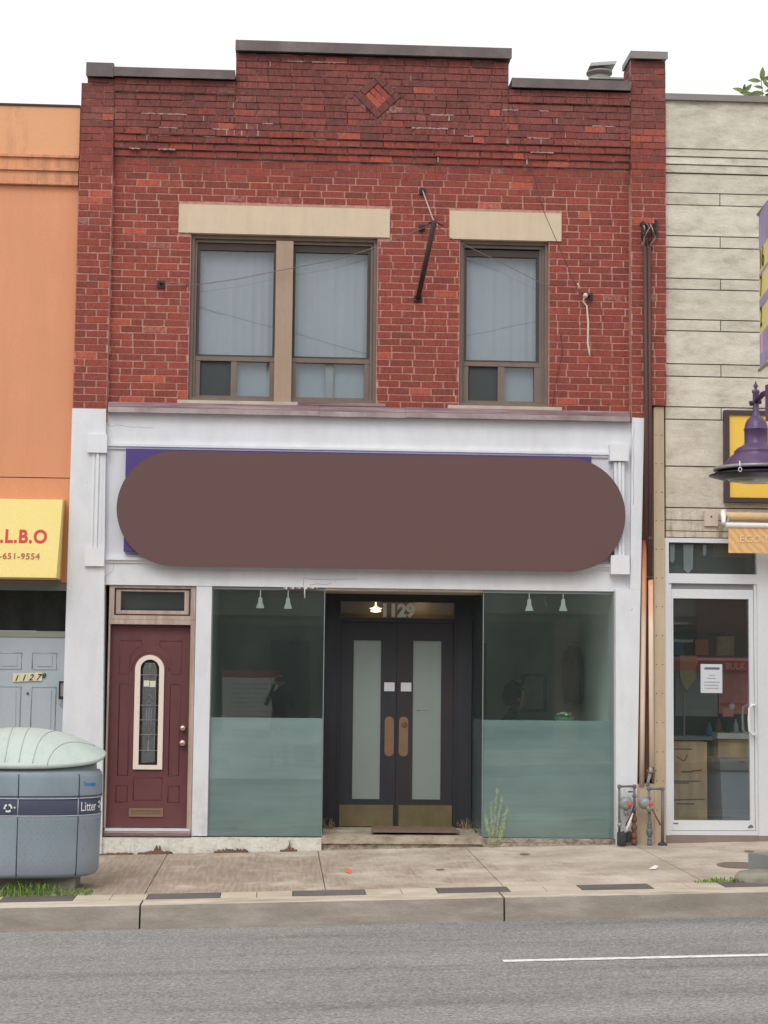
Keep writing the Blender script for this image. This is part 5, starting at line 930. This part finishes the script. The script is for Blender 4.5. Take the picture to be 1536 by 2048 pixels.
b = MB(); Rm = Matrix.Rotation(R(28), 4, 'Z'); b.box(-.23, .23, -.23, .23, .03, .20, 'lamp_box'); b.bm.transform(Matrix.Translation((4.33, -2.72, .035)) @ Rm); b.build('base_box', t, bevel=.006)
b = MB(); n = 26; mi = b.mi('concrete_old'); rng3 = random.Random(3); rgs = []
for r_, z in ((.60, -.1), (.60, .075), (.57, .105), (.45, .125), (.02, .13)): rgs.append([b.bm.verts.new((4.40+r_*math.cos(2*math.pi*k/n)*(1+.02*math.sin(k*1.9)), -3.0+r_*.62*math.sin(2*math.pi*k/n), z+rng3.uniform(-.006, .006))) for k in range(n)])
for a, c in zip(rgs[:-1], rgs[1:]):
    for k in range(n): f = b.bm.faces.new((a[k], a[(k+1) % n], c[(k+1) % n], c[k])); f.material_index = mi; f.smooth = True
b.build('footing', t)
t = thing('street_banner', 'purple and yellow street banner hanging above the purple lamp', 'banner', (4.2, -2.6, 4.45)); A = Vector((4.27, -2.2, 0)); B_ = Vector((4.17, -3.03, 0)); n = 18; b = MB()
for k in range(n):
    p, q_ = A.lerp(B_, k/n), A.lerp(B_, (k+1)/n)
    for z0, z1 in ((4.50, 4.62), (4.62, 4.80), (4.80, 5.02), (5.02, 5.12), (5.12, 5.32), (5.32, 5.36), (5.36, 5.56), (5.56, 5.90)):
        yl = 4.78 < z0 < 5.55 and not (abs(z0-5.32) < .01 or abs(z0-5.02) < .01); m_ = 'banner_yellow' if yl else 'banner_purple'
        if z0 == 4.62 and k in (1, 2, 3): m_ = 'banner_pink'
        b.face([(p.x, p.y, z0), (q_.x, q_.y, z0), (q_.x, q_.y, z1), (p.x, p.y, z1)], m_); b.face([(p.x+.004, p.y, z0), (q_.x+.004, q_.y, z0), (q_.x+.004, q_.y, z1), (p.x+.004, p.y, z1)], m_)
BN = b.build('banner_cloth', t)
d_ = (B_-A).normalized(); rotb = Matrix(((d_.x, 0, -d_.y*-1, 0), (d_.y, 0, d_.x*-1, 0), (0, 1, 0, 0), (0, 0, 0, 1)))
for body, z in (('16', 5.38), ('7', 5.14), ('2', 4.86)): text('lettering', body, A.x-.006+d_.x*.06, A.y+d_.y*.06, z, .26, 'ink_black', BN, .0008, .0, 0, 1, 'LEFT', rotb)
for z in (4.485, 5.915): b = MB(); b.tube([(A.x, A.y+.02, z), (4.21, -3.1, z)], .016, 'ring_grey', 8); b.build('banner_arm', t)

# ------------------------------------------------------------------ litter bin
t = thing('litter_bin', 'large grey street litter and recycling bin with a mint white shell lid', 'litter bin', (-2.175, -2.6, -.07)); bx, by, ba, bb = -2.175, -2.60, .695, .42
N = 72
def se(th, s=1., e=2.6): c, s_ = math.cos(th), math.sin(th); return (bx+ba*s*math.copysign(abs(c)**(2/e), c), by+bb*s*math.copysign(abs(s_)**(2/e), s_))
def shell(b, prof, m, cap=True):
    mi = b.mi(m); rgs = []
    for s, z in prof: rgs.append([b.bm.verts.new((*se(2*math.pi*k/N, s), z)) for k in range(N)])
    for a, c in zip(rgs[:-1], rgs[1:]):
        for k in range(N): f = b.bm.faces.new((a[k], a[(k+1) % N], c[(k+1) % N], c[k])); f.material_index = mi; f.smooth = True
    if cap:
        for r_ in (rgs[0], rgs[-1]): b.bm.faces.new(r_).material_index = mi
b = MB(); shell(b, [(.90, .03), (.955, .045), (.978, .07), (.985, .2), (.993, .50), (.995, .532), (.992, .536), (.98, .537)], 'bin_body'); b.build('lower_body', t)
b = MB(); shell(b, [(.985, .536), (.987, .54), (.990, .672), (.985, .676)], 'bin_band'); BA = b.build('label_band', t)
b = MB(); shell(b, [(.98, .676), (.998, .678), (1.0, .70), (1.0, .84), (.99, .875), (.965, .895), (.93, .90), (.925, .955)], 'bin_body'); b.build('upper_body', t)
b = MB()
for z, m_, s in ((.537, 'bin_line', .997), (.677, 'bin_line', 1.0), (.694, 'bin_seam', 1.001)): b.tube([(*se(2*math.pi*k/N, s), z) for k in range(N+1)], .0045, m_, 6)
for xx in (-2.90, -2.115-.0, -1.635, ):
    th = -math.acos(max(-1, min(1, math.copysign(abs((xx-bx)/ba)**(2.6/2), xx-bx))))
    b.tube([(*se(th, s), z) for s, z in ((.980, .05), (.987, .2), (.996, .53))], .004, 'bin_seam', 6); b.tube([(*se(th, .992), .54), (*se(th, .992), .672)], .004, 'bin_line', 6); b.tube([(*se(th, s), z) for s, z in ((1.002, .68), (1.002, .84), (.992, .876))], .004, 'bin_seam', 6)
b.build('seams', t)
b = MB()
for i in range(46):
    for j in range(15):
        th = -math.pi*(.02+.96*i/46)-(j % 2)*.03; z = .10+j*.028; x, y = se(th, .985+.008*(z-.2)/.3); x2, y2 = se(th+.02, .985); tx, ty = x2-x, y2-y; L_ = math.hypot(tx, ty) or 1; nx, ny = ty/L_, -tx/L_
        if (nx*(x-bx)+ny*(y-by)) < 0: nx, ny = -nx, -ny
        b.hexa([(x-tx/L_*.006, y-ty/L_*.006, z-.004), (x+tx/L_*.006, y+ty/L_*.006, z-.004), (x+nx*.003, y+ny*.003, z-.002), (x+nx*.003, y+ny*.003, z-.002+.001), (x-tx/L_*.006, y-ty/L_*.006, z+.004), (x+tx/L_*.006, y+ty/L_*.006, z+.004), (x+nx*.003, y+ny*.003, z+.002), (x+nx*.003, y+ny*.003, z+.003)], 'bin_body')
sd_ = b.build('grip_studs', t); tag(sd_, kind='stuff')
b = MB(); NR = 14; mi = b.mi('bin_lid'); rgs = []
def lidz(u, v): # u,v in -1..1 superellipse coordinates
    r_ = (abs(u)**2.4+abs(v)**2.4)**(1/2.4); return .950+.075*(1+v)+.21*(max(0, 1-r_**2.0))**.95
def lidpt(th, r_, s=1.035):
    x, y = se(th, r_*s, 2.4); u, v = (x-bx)/(ba*s), (y-by)/(bb*s); return Vector((x, y, lidz(u, v)))
for j in range(NR+1):
    r_ = max(.002, math.sin(math.pi/2*j/NR)); rgs.append([b.bm.verts.new(lidpt(2*math.pi*k/N, r_)) for k in range(N)])
for j, (ds, dz) in enumerate(((1.0, -.016), (.985, -.03), (.93, -.034))): rgs.append([b.bm.verts.new(lidpt(2*math.pi*k/N, 1.0)*1.0 + Vector(((se(2*math.pi*k/N, ds*1.035, 2.4)[0]-se(2*math.pi*k/N, 1.035, 2.4)[0]), (se(2*math.pi*k/N, ds*1.035, 2.4)[1]-se(2*math.pi*k/N, 1.035, 2.4)[1]), dz))) for k in range(N)])
for a, c in zip(rgs[:-1], rgs[1:]):
    for k in range(N): f = b.bm.faces.new((a[k], a[(k+1) % N], c[(k+1) % N], c[k])); f.material_index = mi; f.smooth = True
LD = b.build('lid', t); b = MB()
for u0, u1, v1 in ((-.08, -.10, .80), (.08, .14, .80), (.235, .52, .62), (.40, .86, .10), (-.24, -.5, .62), (-.40, -.86, .10)):
    pts = []
    for k in range(19):
        q_ = k/18; v = -.96+(v1+.96)*q_; u = u0+(u1-u0)*q_**1.7; pts.append((bx+u*ba*1.035, by+v*bb*1.035, lidz(u, v)+.0005))
    b.tube(pts, .0045, 'rib_grey', 6)
b.build('lid_ribs', LD)
b = MB(); shell(b, [(.90, .895), (.90, .985)], 'bin_seam'); b.build('opening_gap', t)
def bent_text(nm, body, x0, z, size, m_, par, sx=1., bold=0., s=.993, up=0):
    th0 = -math.acos(max(-1, min(1, math.copysign(abs((x0-bx)/ba)**1.3, x0-bx)))); 
    for mult in (0,):
        o = text(nm, body, 0, 0, 0, size, m_, None, .0008, bold, 0, sx, 'LEFT', Matrix.Identity(4))
    # walk along the curved wall
    tab = []; L = 0; th = th0; p = Vector(se(th, s)); tab.append((0, th))
    while th < .3 and L < .6: th += .004; p2 = Vector(se(th, s)); L += (p2-p).length; p = p2; tab.append((L, th))
    top = par
    while top.parent: top = top.parent
    org = ORG[top.name]
    for v in o.data.vertices:
        L = max(0, v.co.x); k = 0
        while k < len(tab)-1 and tab[k][0] < L: k += 1
        x, y = se(tab[k][1], s); x2, y2 = se(tab[k][1]+.01, s); tx, ty = x2-x, y2-y; l_ = math.hypot(tx, ty); nx, ny = ty/l_, -tx/l_; v.co = Vector((x+nx*(.001+v.co.z), y+ny*(.001+v.co.z), z+v.co.y+up*L))-org
    o.parent = par; return o
bent_text('lettering', 'Litter', -1.618, .572, .108, 'text_white', BA, .74, .0004)
bent_text('lettering', 'Toronto', -1.605, .775, .050, 'text_blue', t, .8, .0012, s=1.001)
# recycling arrows drawn as three chasing bars
def recycle(b, x, z, y, r, m_):
    for k in range(3):
        a0 = math.pi/2+k*2*math.pi/3+.35; pts = [(x+r*math.cos(a0+.33*j), y, z+r*math.sin(a0+.33*j)) for j in range(6)]; b.tube(pts, [r*.30]*4+[r*.42, r*.08], m_, 6)
b = MB(); ysig = se(-math.acos(math.copysign(abs((-2.20-bx)/ba)**1.3, -2.20-bx)), .994)[1]; recycle(b, -2.195, .600, ysig, .028, 'text_white'); b.box(-2.152, -2.132, ysig-.003, ysig, .602, .608, 'text_white'); b.box(-2.145, -2.139, ysig-.003, ysig, .595, .615, 'text_white'); b.build('recycling_symbol', BA)
b = MB(); th = -.16; x_, y_ = se(th, .998)
for k in range(3):
    a0 = math.pi/2+k*2*math.pi/3; pts = [se(th+.03*math.cos(a0+.28*j)*1.6, .998)+(.615+.026*math.sin(a0+.28*j),) for j in range(5)]; b.tube(pts, .006, 'text_white', 6)
b.build('recycling_symbol', BA)
b = MB(); b.box(-2.55, -1.66, -2.85, -2.4, -.09, .034, 'concrete_old'); b.tube([(-1.70, -2.82, .03), (-1.69, -2.84, -.05), (-1.72, -2.86, -.08)], .006, 'iron_dark', 6); b.build('stand', t, bevel=.01)
b = MB()
for x0, x1, y0, y1, h_ in ((-2.75, -2.2, -3.02, -2.5, .045), (-2.19, -1.86, -3.0, -2.55, .03), (-1.85, -1.62, -2.96, -2.5, .02)): b.box(x0, x1, y0, y1, -.14, gz(x0, y0)+h_, 'concrete_old')
tag(b.build('concrete_pad', bevel=.012), 'broken concrete pad under the grey litter bin', 'concrete pad')
def tuft(name, label, cat, area, n, hmin, hmax, m, seed, kind=None, w_=.004):
    b = MB(); r = random.Random(seed); x0, x1, y0, y1 = area
    for k in range(n):
        u = r.random(); x = x0+(x1-x0)*u; y = r.uniform(y0, y1); g_ = gz(x, y); h_ = r.uniform(hmin, hmax)*(.45+.75*math.sin(math.pi*min(1, u*1.1))**2); a = r.uniform(0, 6.28); lean = r.uniform(.2, 1.0)*h_
        p = [Vector((x, y, g_)), Vector((x+lean*.35*math.cos(a), y+lean*.35*math.sin(a), g_+h_*.6)), Vector((x+lean*math.cos(a), y+lean*math.sin(a), g_+h_))]; s_ = Vector((math.cos(a+1.57), math.sin(a+1.57), 0))*w_
        b.face([p[0]-s_, p[0]+s_, p[1]+s_*.8, p[1]-s_*.8], m); b.face([p[1]-s_*.8, p[1]+s_*.8, p[2]], m)
    return tag(b.build(name), label, cat, None, kind)
tuft('grass', 'bright green grass growing under the front of the litter bin', 'grass', (-2.5, -1.50, -3.13, -2.90), 620, .015, .11, 'grass_green', 1, 'stuff', .0045)
tuft('grass', 'small green weeds at the foot of the lamp post footing', 'grass', (3.45, 3.95, -3.16, -3.02), 260, .01, .045, 'grass_green', 2, 'stuff', .004)
# tall weed at the glass corner
t = thing('weed', 'tall yellow green weed growing against the left corner of the right shop window', 'weed', (2.15, -.1, .05)); b = MB(); r3 = random.Random(11); tips = []
for x0, dx, h_ in ((2.13, .03, .55), (2.15, .06, .47), (2.12, -.02, .40), (2.17, .09, .36), (2.10, -.05, .28), (2.19, .05, .25)):
    p = [(x0+dx*u**1.5, -.11-.01*u, .03+h_*u) for u in [k/6 for k in range(7)]]; b.tube(p, [.0024-.0003*k for k in range(7)], 'weed_yellow', 5); tips.append(p)
b.build('stalks', t); b = MB()
for p in tips:
    for k in range(2, 7):
        for q_ in range(16):
            c = Vector(p[k])+Vector((r3.uniform(-.006, .006), r3.uniform(-.006, .006), r3.uniform(-.03, .03))); leaf(b, c, (r3.uniform(-1, 1), r3.uniform(-.7, .3), r3.uniform(.3, 1.2)), r3.uniform(.012, .03), r3.uniform(.003, .006), 'weed_yellow')
b.build('seed_heads', t)
# pavement bits
def disc(name, label, cat, x, y, rx, ry, m, dz=.004):
    b = MB(); b.face([(x+rx*math.cos(a), y+ry*math.sin(a), gz(x+rx*math.cos(a), y+ry*math.sin(a))+dz) for a in [2*math.pi*k/24 for k in range(24)]], m); o = b.build(name); return tag(o, label, cat)
disc('utility_cover', 'small iron cover in the sidewalk before the right shop window', 'utility cover', 2.35, -.78, .045, .07, 'iron_cover'); disc('utility_cover', 'small iron cover in the sidewalk before the double doors, nearer the kerb', 'utility cover', 1.445, -1.87, .04, .05, 'iron_cover')
disc('utility_cover', 'small round iron cover in the sidewalk before the glass shop door', 'utility cover', 4.48, -.9, .045, .08, 'iron_cover'); disc('manhole_cover', 'large round iron cover in the sidewalk beside the lamp base box', 'manhole cover', 4.10, -1.98, .19, .25, 'iron_cover')
b = MB(); r3 = random.Random(7); b.face([(.635+.03*math.cos(a)*r3.uniform(.7, 1.2), -1.83+.20*math.sin(a)*r3.uniform(.7, 1.1), gz(.63, -1.83)+.0045+.002*math.sin(a)*0+.009*.2*math.sin(a)) for a in [2*math.pi*k/18 for k in range(18)]], 'spray_orange'); tag(b.build('paint_mark'), 'orange spray paint mark on the sidewalk', 'paint mark')
b = MB(); g_ = gz(3.29, -2.15); b.face([(3.25, -2.17, g_+.005), (3.31, -2.2, g_+.01), (3.32, -2.12, g_+.035), (3.27, -2.13, g_+.006)], 'paper_white'); b.face([(3.31, -2.2, g_+.01), (3.345, -2.14, g_+.03), (3.32, -2.12, g_+.035)], 'paper_white'); tag(b.build('paper_scrap'), 'crumpled white scrap of paper on the sidewalk', 'litter')

# ------------------------------------------------------------------ across the street (seen in the glass)
FB = thing('far_building', 'dark brick row of shops across the street mirrored in the glass', 'building', (0, -21.6, 0)); b = MB(); b.wall(-24, 24, -.3, 7.2, -27.9, -21.6, [], 'opp_brick'); b.build('wall', FB); b = MB(); b.box(-24, 24, -21.58, -21.3, 6.9, 7.35, 'opp_trim'); b.box(-24, 24, -21.58, -21.45, 3.1, 3.5, 'opp_trim'); b.build('cornice', FB)
b = MB(); b.box(9.2, 10.3, -21.59, -21.40, 2.2, 7.0, 'maroon'); b.box(8.2, 12.6, -21.59, -21.3, 2.1, 2.18, 'poster_grey'); b.box(8.0, 9.1, -21.59, -21.3, 2.5, 2.56, 'poster_white'); b.box(8.3, 9.0, -21.59, -21.3, 2.9, 2.95, 'poster_white'); b.build('red_front', FB)
for k in range(-5, 6):
    b = MB(); x = k*4.2; b.box(x-1.8, x+1.8, -21.58, -21.5, .3, 2.9, 'opp_dark'); b.build('shop_front', FB); b = MB(); b.box(x-.7, x+.7, -21.58, -21.52, 4.2, 6.0, 'opp_dark'); b.build('window', FB)
t = thing('poster_board', 'white poster board with red heading across the street, mirrored in the left shop window', 'poster', (-.6, -21.3, -.03)); b = MB(); b.box(-1.24, .03, -21.34, -21.28, .62, 1.74, 'poster_white'); b.build('sheet', t)
b = MB(); b.box(-1.24, .03, -21.34, -21.28, 1.742, 1.90, 'poster_red'); b.build('heading', t); b = MB()
for k in range(9): b.box(-1.05, -.1-.12*(k % 3), -21.279, -21.276, 1.60-.1*k, 1.62-.1*k, 'poster_grey')
b.build('print_lines', t)
for sx in (-1.2, -.02): b = MB(); b.box(sx-.03, sx+.02, -21.33, -21.29, -.05, .618, 'opp_dark'); b.build('leg', t)
# photographer standing behind the camera
t = thing('person', 'person in dark clothes holding up a phone, mirrored in the left shop window', 'person', (0, -18.42, -.03)); o_ = Vector((0, -18.42, -.03))
pel = (S(0, 0, .95), .15)
body = [[pel, (S(0, 0, 1.10), .145), (S(0, .0, 1.30), .165), (S(0, 0, 1.45), .12), (S(0, .01, 1.52), .06), (S(0, .02, 1.60), .055)]]
for s in (-1, 1):
    body.append([pel, (S(s*.10, 0, .86), .10), (S(s*.12, .02, .50), .068), (S(s*.13, 0, .12), .045), (S(s*.14, 0, .06), .045), (S(s*.15, .14, .04), .04)])
    body.append([(S(0, 0, 1.45), .12), (S(s*.18, 0, 1.42), .065), (S(s*.27, .12, 1.20), .048), (S(s*.14, .30, 1.55), .036), (S(s*.09, .355, 1.64), .026)])
skin('body', body, 'cloth_black', t, 0, 2)
for s in (-1, 1): skin('hand', [[(S(s*.095, .345, 1.62), .026), (S(s*.075, .365, 1.68), .028)]]+fingers(S(s*.075, .365, 1.68), (-s*.25, .1, 1), (-s, 0, 0), (0, .3, 0) if False else (-s, .2, 0), .07, .6), 'skin', t, 0, 1)
b = MB(); head(b, S(0, .03, 1.72), .105, (0, 1, 0)); b.build('head', t); b = MB(); hair(b, S(0, .02, 1.73), .108, (0, 1, 0)); b.build('hair', t)
t = thing('phone', 'black phone held up by the person across the street', 'phone', (0, -18.04, 1.65)); b = MB(); b.box(-.078, .078, -18.045, -18.036, 1.665, 1.745, 'phone_black'); b.build('case', t, bevel=.003); b = MB(); b.lathe((.05, 1.72), 0, [(.008, -18.036), (.008, -18.033), (.003, -18.0325)], 'galv', 12, 'Y'); b.build('lens', t)
t = thing('planter', 'green leafy planter across the street mirrored in the left shop window', 'planter', (.55, -20, -.03)); b = MB(); b.lathe(.55, -20, [(.2, -.03), (.26, .5), (.27, .52), (.24, .5)], 'opp_dark', 20); b.build('pot', t); b = MB(); r3 = random.Random(2)
for k in range(160): a = r3.uniform(0, 6.28); leaf(b, (.55+.2*r3.random()*math.cos(a), -20+.2*r3.random()*math.sin(a), r3.uniform(.5, .85)), (math.cos(a), math.sin(a), r3.uniform(.1, 1)), .16, .06)
b.build('leaves', t)
t = thing('utility_pole', 'wooden utility pole across the street carrying two sagging cables', 'utility pole', (2.5, -15.8, -.0)); b = MB(); b.tube([(2.5, -15.8, -.2), (2.5, -15.8, 9.2)], [.15, .10], 'wood_pole', 12); b.build('pole', t); b = MB(); b.box(1.9, 3.1, -15.85, -15.73, 7.62, 7.74, 'wood_pole'); b.build('crossarm', t)
cable([(-6.5, -15.5, 9.85), (-1.609, -15.5, 8.604), (1.553, -15.5, 7.786), (2.45, -15.68, 7.60)], .013, 'wire_dark', 'overhead cable running left from the utility pole, mirrored in the double window', 'overhead cables across the street')
cable([(2.55, -15.68, 7.95), (3.444, -15.5, 8.161), (4.778, -15.5, 8.489), (9, -15.5, 9.6)], .013, 'wire_dark', 'overhead cable running right from the utility pole, mirrored in the single window', 'overhead cables across the street')
